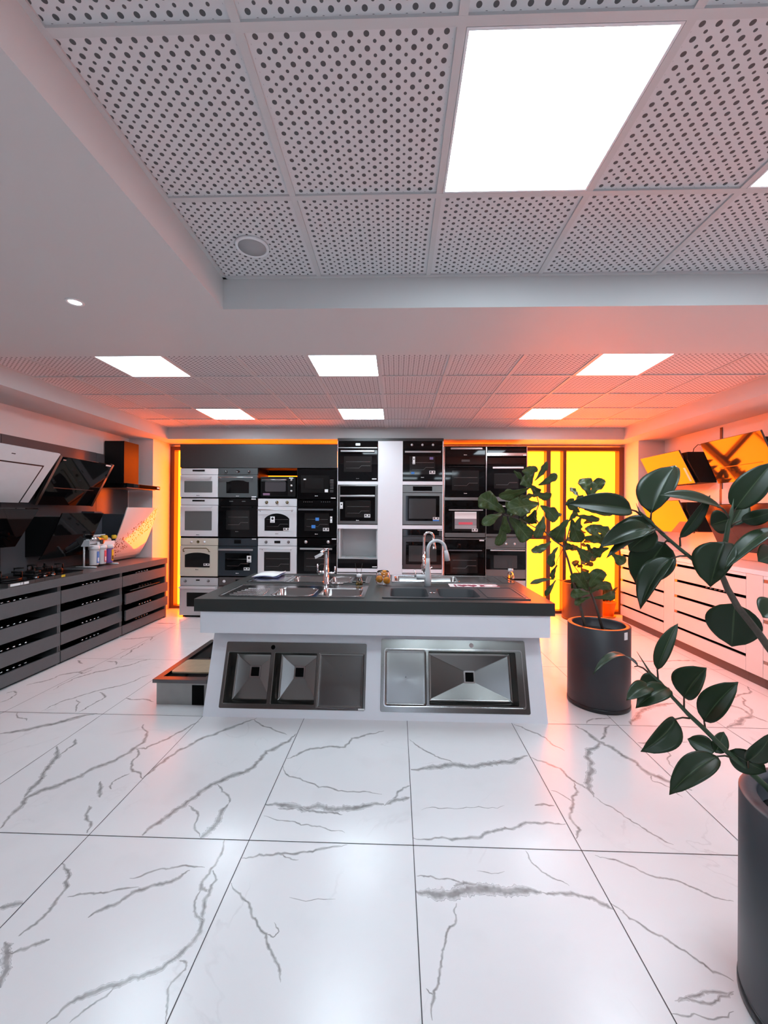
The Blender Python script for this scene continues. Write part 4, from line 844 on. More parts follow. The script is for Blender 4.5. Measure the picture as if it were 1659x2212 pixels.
for xx0, xx1 in ((xl1, xa), (xb, xr1)): B(xx0+.001, xx1-.001, OY+.0, OY+.45, .02, pz('C', 0, 2122)[1]).build('lower_front', SILVO, t)
B(X0+.01, X1-.01, OY+.05, OY+.4, 0, .02).build('plinth', BLACKP, t)
# right unit
X0 = U(959, 1100).x; X1 = U(1138, 1100).x; zt = pz('D', 0, 180)[1]
t = thing('oven_cabinet', ((X0+X1)/2, 6.4, 0), 'steel edged cabinet holding the two right oven columns before the orange window', 'cabinet')
xm = U(1050, 1100).x
pn = MB()
for x in (X0+.003, xm, X1-.003): pn.box(x-.006, x+.006, OY-.006, 6.6, .03, zt)
pn.build('side_panel', STEELB, t)
sh = MB()
for zz, ya, yb2, xx0, xx1 in (('D', 953, 1000, X0+.01, xm-.007), ('D', 1584, 1602, X0+.01, xm-.007), ('E', 894, 960, xm+.007, X1-.01), ('E', 1479, 1488, xm+.007, X1-.01)):
    a = pz(zz, 300, ya)[1]; b = pz(zz, 300, yb2)[1]; B(xx0, xx1, OY-.003, OY+.5, b+.002, a-.002).build('shelf', STEELB, t)
B(X0+.01, X1-.01, 6.58, 6.6, .03, zt-.002).build('back_panel', BLACKM, t)
B(X0, X1, OY+.0, 6.6, zt, zt+.012).build('top_panel', BLACKM, t)
B(X0+.012, X1-.012, OY+.0, OY+.4, .03, pz('E', 0, 2100)[1]).build('lower_front', SILVO, t)
B(X0+.01, X1-.01, OY+.05, OY+.4, 0, .03).build('plinth', BLACKP, t)

# ------------------------------------------------------------------ left counter
LX = -3.5
rowsL = [(.632, .766), (.41, .543), (.20, .33), (.022, .135)]
tag(shift_origin(B(XL+.002, LX+.006, 2.2, 6.215, .818, .90).build('worktop', DARKC, bevel=.002), (-3.8, 4.2, .82)), 'long charcoal worktop along the left wall carrying the hob and filter', 'worktop')
def cooktop(x, y, z, rot, lab, grp, body=BLACKG, km=None, first=[None]):
    """simple gas hob: plate, grates, five knobs near the front edge (local +x is the front)"""
    if first[0] is None or body is not BLACKG:
        r_ = thing('gas_hob', (0, 0, 0), lab, 'hob', grp)
        B(-.24, .26, -.34, .34, .012, .020).build('plate', body, r_, bevel=.002)
        B(-.22, .24, -.31, .31, 0, .012).build('tray', STEELD, r_)
        for k in range(5):
            MB().lathe((.215, -.02+.062*(k-1), .02), [(.017, 0), (.015, .018), (.004, .022), (1e-6, .022)], 14).build('knob', km or CHROME, r_)
        for yy in (-.2, 0, .2):
            MB().lathe((-.03 if yy else 0, yy, .02), [(.045, 0), (.045, .01), (.03, .014), (1e-6, .014)], 16).build('burner', BLACKM, r_)
        if body is BLACKG: first[0] = r_
    else:
        r_ = copy_tree(first[0])
    r_.location = (x, y, z); r_.rotation_euler = (0, 0, rot); tag(r_, lab, 'hob', grp); OFF[r_.name] = Vector((x, y, z)); return r_
unitsL = [(2.2, 3.245, 'leftmost charcoal drawer cabinet, cut off by the photo edge'), (3.25, 4.217, 'charcoal open-slot drawer cabinet under the large hob'), (4.222, 5.188, 'middle charcoal drawer cabinet under the water filter'), (5.193, 6.20, 'farthest charcoal drawer cabinet with two drawers slid out, next to the orange reveal')]
wordr = ['top', 'second', 'third', 'lowest']
wordu = ['leftmost', 'front', 'middle', 'farthest']
for ui, (y0, y1, lab) in enumerate(unitsL):
    t = thing('drawer_cabinet', ((XL+LX)/2, (y0+y1)/2, 0), lab, 'cabinet', 'charcoal drawer cabinets')
    cb = MB().box(XL+.002, XL+.02, y0, y1, .02, .816).box(XL+.02, LX-.022, y0, y0+.018, .02, .816).box(XL+.02, LX-.022, y1-.018, y1, .02, .816)
    if ui == 3: cb.box(LX-.022, LX, y1-.04, y1, .0, .816)
    cb.build('carcass', DARKC, t)
    B(XL+.02, LX-.03, y0+.018, y1-.018, 0, .02).build('plinth', BLACKM, t)
    ye = y1-.042 if ui == 3 else y1-.003
    for ri, (za, zb) in enumerate(rowsL):
        ox = .045 if (ui == 3 and ri in (1, 2)) else 0
        d = MB().box(LX-.020+ox, LX+ox, y0+.003, ye, za, zb).build('drawer_front', DARKC, t, bevel=.001)
        B(XL+.06+ox, LX-.021+ox, y0+.022, (y1-.044 if ui == 3 else y1-.022), za+.03, za+.042).build('drawer_tray', BLACKM, d)
        if ui > 0:
            bmat = BLACKG
            if ui == 3 and ri == 1: bmat = STEELB
            cooktop(LX-.30+ox, (y0+y1)/2-(.02 if ui == 3 else 0), zb-.034 if not (ui == 3 and ri == 1) else zb+.004, 0,
                    ('steel hob with shiny knobs in the slid-out second drawer of the farthest charcoal cabinet' if bmat is STEELB else 'black glass hob in the %s drawer of the %s charcoal cabinet' % (wordr[ri], wordu[ui])), 'hobs displayed in the open drawers', bmat, km=BLACKM if bmat is STEELB else None)
# hob on the worktop
t = thing('gas_hob', (-3.8, 4.1, .90), 'large black gas hob with steel edge sitting on the left worktop', 'hob')
hy0, hy1, hx1 = 3.64, 4.53, -3.51
B(-4.05, hx1, hy0, hy1, .901, .938).build('steel_edge', STEEL, t, bevel=.001)
B(-4.055, hx1+.004, hy0-.004, hy1+.004, .938, .946).build('glass_plate', BLACKG, t, bevel=.001)
for k, y in enumerate((3.98, 4.08, 4.18)):
    MB().lathe((-3.56, y, .946), [(.022, 0), (.021, .006), (.017, .028), (1e-6, .029)], 20).build('knob', BLACKM, t)
    MB().lathe((-3.56, y, .946), [(.023, 0), (.023, .004), (.0215, .006), (.0215, 0)], 20).box(-3.545, -3.541, y-.012, y+.012, .953, .968).build('knob_ring', CHROME, t)
for (bx, by, rr) in ((-3.74, 3.80, .05), (-3.92, 3.80, .035), (-3.80, 4.22, .06), (-3.92, 4.42, .04), (-3.70, 4.42, .035)):
    b_ = MB().lathe((bx, by, .946), [(rr, 0), (rr*1.05, .028), (rr*.9, .034), (1e-6, .034)], 24).build('burner', BLACKM, t)
    MB().tube([(bx, by-rr*.5, .97), (bx, by-rr*.5, 1.02)], .003, 6).build('spark_pin', BLACKM, b_)
for (bx, by) in ((-3.74, 3.80), (-3.80, 4.22), (-3.86, 4.44)):
    gm = MB().lathe((bx, by, .946), [(.14, 0), (.155, 0), (.155, .012), (.14, .012)], 24)
    for a in range(4):
        q = radians(45+90*a); c_, s_ = cos(q), sin(q)
        gm.tube([(bx+c_*.15, by+s_*.15, .946), (bx+c_*.15, by+s_*.15, 1.012), (bx+c_*.075, by+s_*.075, 1.012)], .009, 4)
    gm.build('pan_support', BLACKM, t)
for y0, y1, mm in ((3.66, 3.76, PAPER), (3.80, 3.85, PAPER), (4.235, 4.285, YELP), (3.765, 3.79, WHPL)):
    B(hx1+.0, hx1+.0012, y0, y1, .908, .930).build('sticker', mm, t)
hs = MB()
for y in (3.92, 4.03, 4.15):
    for zz in (.912, .928): hs.lathe((hx1, y, zz), [(.004, 0), (.004, .001), (1e-6, .001)], 8, 'x')
hs.build('screw_hole', INK, t)
# splashback
sp = MB()
for a, b in ((2.2, 4.190), (4.196, 5.56), (5.566, 6.235)): sp.box(XL, XL+.018, a, b, .902, 2.407 if a < 5.5 else 2.405)
st(sp.build('trim_3', SPLASH))
# water filter
fx, fy_ = -3.80, 5.12
t = thing('water_filter', (fx, 5.2, .90), 'white triple water filter on a bracket stand with yellow caps, on the left worktop', 'water filter')
ym = [5.07, 5.19, 5.31]
for k, (y, mm, lm, nm) in enumerate(((5.09, WHPL, BLUE, 'white'), (5.22, WHPL, PINK, 'white'), (5.355, PURP, YELP, 'purple'))):
    c_ = MB().lathe((fx-.0, y, .925), [(1e-6, 0), (.046, 0), (.050, .01), (.053, .19), (.055, .195)], 24).build('filter_housing', mm, t, label='%s filter housing' % nm)
    MB().lathe((fx, y, .925), [(.060, .193), (.060, .235), (.045, .245), (1e-6, .245)], 24).build('cap', WHPL, c_)
    MB().box(fx+.050, fx+.056, y-.018, y+.016, .955, 1.10).box(fx+.056, fx+.0565, y-.012, y+.010, .97, 1.02, 1).build('label_strip', [lm if mm is not PURP else YELP, PAPER if mm is not PURP else INK], c_)
br = MB().box(fx-.085, fx+.03, 4.98, 5.42, 1.17, 1.178).box(fx+.03, fx+.036, 5.10, 5.42, 1.165, 1.215).box(fx-.10, fx-.093, 4.98, 5.42, 1.165, 1.30)
br.box(fx-.085, fx+.03, 4.975, 4.981, 1.165, 1.245)
br.build('bracket', WHPL, t, bevel=.003)
fm = MB()
for y in (5.0, 5.40):
    fm.tube([(fx-.06, y, .915), (fx-.06, y, 1.17)], .011, 8); fm.tube([(fx-.16, y, .911), (fx+.10, y, .911)], .010, 8)
fm.build('stand', WHPL, t)
MB().tube([(fx-.03, 5.0, 1.22), (fx-.03, 5.40, 1.22)], .034, 18).build('membrane_tube', WHPL, t)
MB().tube([(fx+.01, 5.02, 1.255), (fx+.01, 5.22, 1.255)], .026, 16).build('clear_tube', STEELB, t)
MB().tube([(fx+.0, 5.22, 1.262), (fx+.02, 5.28, 1.262)], .032, 16).tube([(fx+.0, 5.42, 1.262), (fx+.02, 5.46, 1.262)], .026, 16).build('yellow_cap', YELP, t)
MB().lathe((fx+.04, 5.165, 1.215), [(.030, 0), (.030, .016), (.026, .018), (1e-6, .018)], 20, 'x').build('gauge', STEELD, t)
# ------------------------------------------------------------------ hoods
def hood(name, Y0, Y1, wallx, Xb, zb, Xt, zt, glass, lab, body=None, edge=None, panel=None, by=None, thick=.02, grp=None, bodyz=None, slot=False):
    sg = 1 if wallx > 0 else -1
    r_ = thing(name, (wallx, (Y0+Y1)/2, zb), lab, 'cooker hood', grp)
    d = Vector((Xt-Xb, 0, zt-zb)); L = d.length; d.normalize(); nrm = Vector((-sg*d.z, 0, sg*d.x))   # outward, into the room
    if nrm.x*sg > 0: nrm = -nrm
    def fr(a, b, c_): p_ = Vector((Xb, a, zb))+d*b+nrm*c_; return tuple(p_)
    e = MB().prism([(Y0, 0), (Y1, 0), (Y1, L), (Y0, L)], -thick, 0, fr).build('glass_front', glass, r_, bevel=.002)
    if edge:
        g_ = MB().prism([(Y0-.004, -.004), (Y0+.028, -.004), (Y0+.028, L+.004), (Y0-.004, L+.004)], -thick-.005, .004, fr)
        g_.prism([(Y1-.028, -.004), (Y1+.004, -.004), (Y1+.004, L+.004), (Y1-.028, L+.004)], -thick-.005, .004, fr); g_.build('edge_trim', edge, r_)
    if panel:
        g_ = MB().prism([(Y0+.12, -.004), (Y1-.12, -.004), (Y1-.12, L*.72), (Y0+.12, L*.72)], .0005, .004, fr).build('front_flap', glass, r_, bevel=.002)
        MB().holed([(Y0+.105, -.003), (Y1-.105, -.003), (Y1-.105, L*.742), (Y0+.105, L*.742)], [[(Y0+.12, .0), (Y0+.12, L*.72), (Y1-.12, L*.72), (Y1-.12, .0)]], .0005, .003, fr).build('shadow_gap', BLACKM, r_)
    if slot:
        MB().prism([(Y0+.12, L*.36), (Y1-.12, L*.36), (Y1-.12, L*.375), (Y0+.12, L*.375)], .0005, .002, fr).build('slot', STEELD, r_)
    b0, b1 = by or (Y0+.2, Y1-.2)
    if sg < 0:
        x0, x1 = wallx+.0, Xb+.0
    else: x0, x1 = Xb, wallx
    # wedge body between the wall and the glass
    P = [(wallx, zb+.02), (Xb-nrm.x*.0+sg*.0, zb+.02), (Xb+(Xt-Xb)*.72+sg*thick*1.5, zb+(zt-zb)*.72), (Xb+(Xt-Xb)*.72+sg*thick*1.5, zb+(zt-zb)*.95), (wallx, zb+(zt-zb)*.95)]
    P[1] = (Xb+sg*thick*1.6, zb+.02)
    if sg > 0: P = [(a-.002, b) for a, b in P]
    else: P = [(a+.020, b) if a == wallx else (a, b) for a, b in P]
    MB().prism(P, b0, b1, lambda a, b, c_: (a, c_, b)).build('body', body or BLACKM, r_, bevel=.002)
    return r_, fr, L
WL = XL
GH = 'angled glass cooker hoods on the left wall'
r_, fr, L = hood('cooker_hood', 3.43, 4.32, WL, -3.95, 1.69, -3.60, 2.21, STON, 'white stone-glass cooker hood with framed flap, at the left photo edge', panel=True, grp=GH)
MB().prism([(3.80, L*.87), (3.84, L*.87), (3.84, L*.885), (3.80, L*.885)], 0, .001, fr).build('controls', INK, r_)
r_, fr, L = hood('cooker_hood', 4.40, 5.25, WL, -3.95, 1.67, -3.67, 2.20, BLACKG, 'black angled cooker hood with steel edges, upper row on the left wall', edge=STEEL, grp=GH, slot=True)
MB().prism([(4.46, L*.93), (4.50, L*.93), (4.50, L*.95), (4.46, L*.95)], 0, .001, fr).build('logo', SILVER, r_)
MB().prism([(5.12, L*.955), (5.21, L*.955), (5.21, L*.985), (5.12, L*.985)], 0, .001, fr).build('sticker', PAPER, r_)
hood('cooker_hood', 3.30, 4.17, WL, -3.95, 1.23, -3.70, 1.62, BLACKG, 'black angled cooker hood below the white one, at the left photo edge', grp=GH)
# curved black hood
def curved(Y0, Y1, prof, zmin, glass, body, lab, bw, wallx=WL, grp=GH, extra=None):
    r_ = thing('cooker_hood', (wallx, (Y0+Y1)/2, zmin), lab, 'cooker hood', grp)
    n = len(prof); out = [(x, z) for x, z in prof]; inn = [(x-.012, z+.002) for x, z in reversed(prof)]
    fr2 = lambda a, b, c_: (a, c_, b)
    g_ = MB(); vs = []
    for Yy in (Y0, Y1):
        for x, z in out: vs.append((x, Yy, z))
        for x, z in prof: vs.append((x-.012, Yy, z))
    fs = []
    for i_ in range(n-1):
        fs += [(i_, i_+1, 2*n+i_+1, 2*n+i_), (n+i_, n+i_+1, 3*n+i_+1, 3*n+i_), (i_, i_+1, n+i_+1, n+i_), (2*n+i_, 2*n+i_+1, 3*n+i_+1, 3*n+i_)]
    fs += [(0, n, 3*n, 2*n), (n-1, 2*n-1, 4*n-1, 3*n-1)]
    g_.add(vs, fs, 0, False); g_.build('glass_front', glass, r_)
    xmid = min(x for x, z in prof)
    ztop = max(z for x, z in prof)
    pl = [(wallx+.02, zmin+.03)]+[(x-.016, z) for x, z in prof if z > zmin+.03 and z < zmin+.93*(ztop-zmin)]
    pl.append((wallx+.02, pl[-1][1]))
    MB().prism(pl, Y0+bw, Y1-bw, fr2).build('body', body, r_)
    return r_
pf = [(-3.99, 1.055), (-3.97, 1.057)]+[(-3.95+(.26)*(u**.85), 1.06+.52*u) for u in [i_/12 for i_ in range(13)]]
curved(4.46, 5.10, pf, 1.06, BLACKG, BLACKM, 'black curved-glass cooker hood hanging above the hob, lower row', .02)
pf = [(-3.965+(.345)*(u**.66), .915+.745*u) for u in [i_/16 for i_ in range(17)]]
PAT = bpy.data.materials.new('leaf_print_glass'); PAT.use_nodes = True; nt = PAT.node_tree; b = nt.nodes['Principled BSDF']; b.inputs['Roughness'].default_value = .12; b.inputs['Coat Weight'].default_value = 1; b.inputs['Coat Roughness'].default_value = .03
tc = N(nt, 'TexCoord'); mp = N(nt, 'Mapping'); mp.inputs['Scale'].default_value = (1, 1, 1); nt.links.new(tc.outputs['Object'], mp.inputs[0])
mp.inputs['Rotation'].default_value = (.7, 0, 0)
vo = N(nt, 'TexVoronoi'); vo.inputs['Scale'].default_value = 24; mp2 = N(nt, 'Mapping'); mp2.inputs['Scale'].default_value = (1, .9, 2.0); nt.links.new(mp.outputs[0], mp2.inputs[0]); nt.links.new(mp2.outputs[0], vo.inputs['Vector'])
sp_ = N(nt, 'SeparateXYZ'); nt.links.new(tc.outputs['Object'], sp_.inputs[0])
dg_ = mth(nt, 'ABSOLUTE', mth(nt, 'SUBTRACT', mth(nt, 'SUBTRACT', sp_.outputs[2], mth(nt, 'MULTIPLY', sp_.outputs[1], .72)), .38))
mk = mth(nt, 'MULTIPLY', mth(nt, 'LESS_THAN', vo.outputs['Distance'], .36), mth(nt, 'LESS_THAN', dg_, .15))
mx = N(nt, 'Mix', data_type='RGBA'); nt.links.new(mk, mx.inputs[0]); mx.inputs[6].default_value = (.72, .68, .66, 1); mx.inputs[7].default_value = (.05, .03, .03, 1); nt.links.new(mx.outputs[2], b.inputs['Base Color'])
r_ = curved(5.46, 6.18, pf, .902, PAT, mat('slate_hood_body', (.055, .065, .08), .4), 'white curved-glass cooker hood with a leaf print standing on the worktop', .16)
B(WL+.02, -3.96, 5.30, 5.445, 1.20, 1.60).build('motor_box', mat('slate_hood_body', (.05, .06, .07), .4), r_)
# T-shaped hood
t = thing('chimney_hood', (WL, 5.85, 1.93), 'black T-shaped chimney hood with flat canopy at the far end of the left wall', 'cooker hood')
B(WL+.02, -3.85, 5.72, 6.05, 1.99, 2.60).build('chimney', BLACKM, t, bevel=.002)
B(WL+.02, -3.62, 5.44, 6.22, 1.93, 1.985).build('canopy', BLACKG, t, bevel=.002)
B(WL+.05, -3.66, 5.5, 6.16, 1.922, 1.93).build('filter', STEEL, t)
B(-3.62, -3.6185, 6.14, 6.20, 1.95, 1.97).build('sticker', PAPER, t)
# cable above black hood
tag(shift_origin(MB().tube([(XL+.03, 4.45, 2.16), (XL+.05, 4.6, 2.26), (XL+.05, 4.8, 2.27), (XL+.03, 5.0, 2.17)], .005, 6).build('power_cable', BLACKM), (XL+.03, 4.7, 2.2)), 'thin black cable looping above the steel-edged black hood', 'cable')
# ------------------------------------------------------------------ right wall and counter
RX = 3.4
tag(shift_origin(B(RX-.006, XR-.002, 2.2, 6.375, 1.045, 1.09).build('worktop', WHITEG, bevel=.002), (3.7, 4.2, 1.05)), 'long white worktop along the right wall under the angled hoods', 'worktop')
slots = [(1.012, .980), (.825, .793), (.639, .607), (.453, .421), (.262, .230)]
def rcab(y0, y1, lab, n0=0):
    t = thing('drawer_cabinet', ((RX+XR)/2, (y0+y1)/2, 0), lab, 'cabinet', 'white drawer cabinets')
    MB().box(XR-.02, XR-.002, y0, y1, .098, 1.043).box(RX+.022, XR-.02, y0, y0+.016, .098, 1.043).box(RX+.022, XR-.02, y1-.016, y1, .098, 1.043).build('carcass', BLACKP, t)
    zt_ = 1.043
    edges = [1.043]+[v for s_ in slots for v in s_]+[.098]
    for k in range(0, len(edges), 2):
        zb_, za_ = edges[k], edges[k+1]
        B(RX, RX+.02, y0+.002, y1-.002, za_, zb_).build('drawer_front' if k else 'top_rail', WOODW if k else WHITEG, t, bevel=.001)
    for k, (a, b) in enumerate(slots):
        MB().box(RX+.004, RX+.02, y1-.045, y1-.002, b+.002, a-.002).build('hinge_bracket', STEEL, t)
    B(RX+.03, XR-.02, y0, y1, 0, .096).build('plinth', PLINTH, t)
rcab(5.362, 6.375, 'white slatted drawer cabinet farthest away beside the orange window')
rcab(4.127, 5.167, 'middle white slatted drawer cabinet on the right, behind the rubber leaves')
rcab(2.90, 3.938, 'nearest white slatted drawer cabinet at the right photo edge')
for y0, y1, lab in ((5.169, 5.360, 'white upright filler panel between the far and middle right cabinets'), (3.940, 4.125, 'white upright filler panel between the middle and near right cabinets')):
    tt = thing('filler_panel', (RX+.1, (y0+y1)/2, 0), lab, 'panel'); B(RX, RX+.02, y0, y1, .098, 1.043).build('board', WOODW, tt, bevel=.001); B(RX+.03, RX+.2, y0, y1, 0, .096).build('plinth', PLINTH, tt)
cooktop(RX+.30, 4.66, .765, pi, 'black glass hob glimpsed in the second slot of the middle right cabinet', 'hobs displayed in the open drawers')
# wall panels
zr = 1.092
st(MB().box(XR-.012, XR, 2.2, 5.262, zr, 1.93).box(XR-.012, XR, 5.300, 6.378, zr, 1.93).build('trim_4', mat('gloss_white_panel', (.76, .74, .74), .12)))
st(MB().box(XR-.010, XR, 5.264, 5.298, zr, 2.70).build('trim_5', mat('brown_strip', (.14, .07, .055), .35)))
GR = 'angled black glass hoods on the right wall'
REFL = mat('tinted_hood_glass', (.02, .012, .01), .05, spec=1.0, coat=1)
r_, fr, L = hood('cooker_hood', 5.40, 6.23, XR, 3.82, 2.00, 3.60, 2.43, REFL, 'small angled glass hood, upper row on the right wall nearest the window', grp=GR, by=(5.36, 5.80))
MB().prism([(5.44, L*.10), (5.475, L*.10), (5.475, L*.50), (5.44, L*.50)], 0, .0012, fr).build('energy_label', PAPER, r_)
hood('cooker_hood', 4.21, 5.02, XR, 3.81, 1.98, 3.60, 2.45, REFL, 'large angled glass hood with rounded corner, upper row at the right photo edge', grp=GR, slot=True)
hood('cooker_hood', 5.40, 6.23, XR, 3.80, 1.37, 3.60, 1.79, REFL, 'angled glass hood in the lower row on the right wall nearest the window', grp=GR, by=(5.36, 5.90))
r_, fr, L = hood('cooker_hood', 3.95, 5.02, XR, 3.84, 1.20, 3.60, 1.72, mat('dark_brown_glass', (.03, .02, .022), .1), 'wide dark hood with small pale lettering, lower row at the right photo edge', grp=GR)
lt = MB()
for k_ in range(6): lt.prism([(4.44+.021*k_, L*.22), (4.455+.021*k_, L*.22), (4.455+.021*k_, L*.22+.014), (4.44+.021*k_, L*.22+.014)], 0, .001, fr)
lt.build('lettering', SILVER, r_)
tag(shift_origin(MB().tube([(XR-.03, 5.75, 2.42), (XR-.06, 5.68, 2.50), (XR-.10, 5.55, 2.53), (XR-.12, 5.40, 2.50), (XR-.08, 5.36, 2.42)], .005, 6).build('power_cable', BLACKM), (XR-.05, 5.5, 2.45)), 'thin black cable looping above the small hood on the right wall', 'cable')
# ------------------------------------------------------------------ plants
def leaf_mesh(Bp, Tp, width, roll, kind='rubber', fold=.25, curl=.06, wave=0, rnd=random, side=0):
    Bp, Tp = Vector(Bp), Vector(Tp); a = (Tp-Bp); L = a.length; a.normalize(); v = ((Bp+Tp)/2-CAM).normalized()
    s_ = a.cross(v).normalized(); n = s_.cross(a).normalized()
    if n.dot(v) > 0: n = -n
    lat = s_*cos(roll)+n*sin(roll); nr = (lat.cross(a)).normalized()
    if nr.dot(n) < 0: nr = -nr
    m_ = MB(); NU, NV = 14, 4; ph = rnd.uniform(0, 6)
    for i_ in range(NU+1):
        u = i_/NU
        if kind == 'rubber':
            w_ = sin(pi*min(1, u**.78))**.72*(1 if u < .86 else 1) if u < 1 else 0
            w_ = max(w_, .03)
            if u > .88: w_ = .62*((1-u)/.12)**1.2*sin(pi*.88**.78)**.72/.62*.95+.01
        else:
            w_ = (.10+.62*sin(pi*.5*min(1, u/.45))**1.3 if u < .35 else .55+.45*sin(pi*(u-.35)/.9)) if u < .7 else .55+.45*sin(pi*(.35)/.9)
            if u < .35: w_ = .12+.46*(u/.35)**.8
            elif u < .75: w_ = .58+.42*sin(pi/2*(u-.35)/.4)
            else: w_ = sqrt(max(0, 1-((u-.75)/.26)**2))
            w_ = max(w_*(1+.10*sin(9*u+ph)+.05*sin(23*u+ph*3)), .03)
        hw = width/2*w_
        c_ = Bp+a*L*u+nr*(curl*L*4*u*(1-u))+lat*(side*L*4*u*(1-u))
        for j in range(-NV, NV+1):
            q = j/NV; d = nr*(abs(q)*hw*fold)+nr*(wave*hw*abs(q)*sin(u*17+ph+q*2))
            m_.uv[len(m_.v)] = (u, q); m_.v.append(tuple(c_+lat*q*hw+d+a*(wave*.25*hw*abs(q)*sin(u*23+ph*2)*(1 if 0 < u < 1 else 0))))
    W_ = 2*NV+1
    for i_ in range(NU):
        for j in range(W_-1): m_.f.append([i_*W_+j, i_*W_+j+1, (i_+1)*W_+j+1, (i_+1)*W_+j]); m_.mi.append(0); m_.sm.append(True)
    return m_
def add_leaf(par, Bp, Tp, width, roll, mm, **k):
    o = leaf_mesh(Bp, Tp, width, radians(roll), **k).build('leaf', mm, par)
    sm = o.modifiers.new('thick', 'SOLIDIFY'); sm.thickness = .0012; sm.offset = 0
    return o
def pot(par, cx, cy, r, h, mm, base=True, sticker=None, lip=.03):
    MB().lathe((cx, cy, 0), [(r*.985, .03), (r, .04), (r, h-.002), (r-.003, h), (r-lip, h), (r-lip-.003, h-.01), (r-lip-.003, h-.10)], 64).build('pot', mm, par)
    if base: MB().lathe((cx, cy, 0), [(r*1.0, .001), (r*1.01, .004), (r*1.01, .028), (r*.99, .034)], 64).build('pot_base', POTR, par)
    MB().lathe((cx, cy, 0), [(1e-6, h-.075), (r*.5, h-.07), (r-lip-.003, h-.08)], 48).build('soil', SOIL, par)
# rubber plant
PC = (1.385, 1.325)
rub = thing('potted_rubber_plant', (PC[0], PC[1], 0), 'rubber plant with broad dark green leaves in a tall anthracite pot at the right edge', 'potted plant')
pot(rub, PC[0], PC[1], .245, .675, mat('anthracite_pot_near', (.05, .055, .065), .42, var=.1, bscale=8), lip=.045)
def zF(x, y): return 1240+x/3.959, 970+y/3.959
def zG(x, y): return 1260+x/4.158, 1340+y/4.158
def P3(z, x, y, Y): return atY(*z(x, y), Y)
def path(z, pts): return [P3(z, *p) for p in pts]
MB().tube([Vector((1.45, 1.36, .60)), Vector((1.42, 1.33, .9))]+path(zF, [(1740, 1790, 1.33), (1659, 1690, 1.31), (1560, 1550, 1.30), (1400, 1350, 1.29), (1310, 1190, 1.28), (1240, 1020, 1.28)]), [.014, .013, .012, .0108, .0095, .009, .0085, .0075], 12).build('trunk', BARK, rub)
MB().tube(path(zF, [(1240, 1030, 1.28), (1130, 1010, 1.29), (1020, 945, 1.30), (900, 850, 1.31), (750, 720, 1.32), (620, 590, 1.33), (560, 535, 1.335), (530, 462, 1.34)]), [.007, .0065, .006, .0055, .005, .0042, .003, .0006], 10).build('branch', STEMG, rub)
MB().tube(path(zF, [(1240, 1020, 1.28), (1300, 770, 1.28), (1320, 650, 1.28), (1350, 550, 1.28), (1365, 425, 1.28)]), [.0075, .0068, .0062, .005, .0006], 10).build('branch', STEMG, rub)
MB().tube([Vector((1.33, 1.36, .60))]+path(zG, [(1720, 1580, 1.36), (1640, 1490, 1.37), (1450, 1320, 1.38), (1300, 1190, 1.39), (1080, 970, 1.40), (940, 840, 1.41), (800, 690, 1.42), (690, 555, 1.43), (600, 470, 1.435), (480, 280, 1.44)]), [.010, .009, .009, .0085, .008, .0075, .007, .006, .005, .004, .0006], 10).build('branch', STEMG, rub)
FL = [ # base, tip, Ybase, Ytip, widthpx(zoom), roll, curl, fold, petiole end
 ((490, 520), (-60, 470), 1.32, 1.22, 175, 25, .05, .5, (570, 565, 1.33)), ((660, 550), (865, 140), 1.33, 1.38, 250, -30, .05, .6, (655, 615, 1.33)),
 ((1265, 505), (735, 395), 1.28, 1.22, 80, 60, .05, .3, (1332, 600, 1.28)), ((1375, 520), (1700, 110), 1.28, 1.25, 220, -18, .03, .25, (1335, 590, 1.28)),
 ((1330, 600), (1170, 650), 1.30, 1.36, 190, 10, .02, .2, None), ((1345, 650), (1470, 425), 1.31, 1.36, 130, 20, .02, .3, None),
 ((1430, 610), (1730, 520), 1.27, 1.22, 120, 30, .08, .2, (1340, 672, 1.28)), ((1720, 680), (1285, 1035), 1.24, 1.18, 120, 35, .08, .3, None),
 ((1740, 890), (1575, 960), 1.22, 1.17, 200, 10, .03, .2, None), ((1760, 1330), (1615, 1440), 1.24, 1.2, 230, 10, .03, .2, None),
 ((690, 640), (345, 680), 1.34, 1.42, 150, 25, .05, .2, None), ((650, 680), (215, 845), 1.32, 1.24, 175, 30, .08, .5, (690, 690, 1.325)),
 ((690, 685), (275, 935), 1.29, 1.22, 75, 50, .06, .3, (770, 725, 1.32)), ((690, 690), (470, 870), 1.34, 1.38, 210, 15, .05, .25, None),
 ((775, 800), (530, 1160), 1.34, 1.37, 320, 10, .03, .25, (812, 790, 1.315)), ((835, 935), (567, 1370), 1.30, 1.24, 165, 32, .10, .7, (980, 915, 1.30)),
 ((905, 760), (1165, 392), 1.31, 1.28, 85, 30, .05, .35, (908, 835, 1.31)), ((1290, 795), (1166, 1180), 1.26, 1.23, 270, 28, .04, .5, (1225, 1010, 1.28)),
 ((1375, 1320), (1350, 1690), 1.37, 1.40, 350, 8, .02, .15, None)]
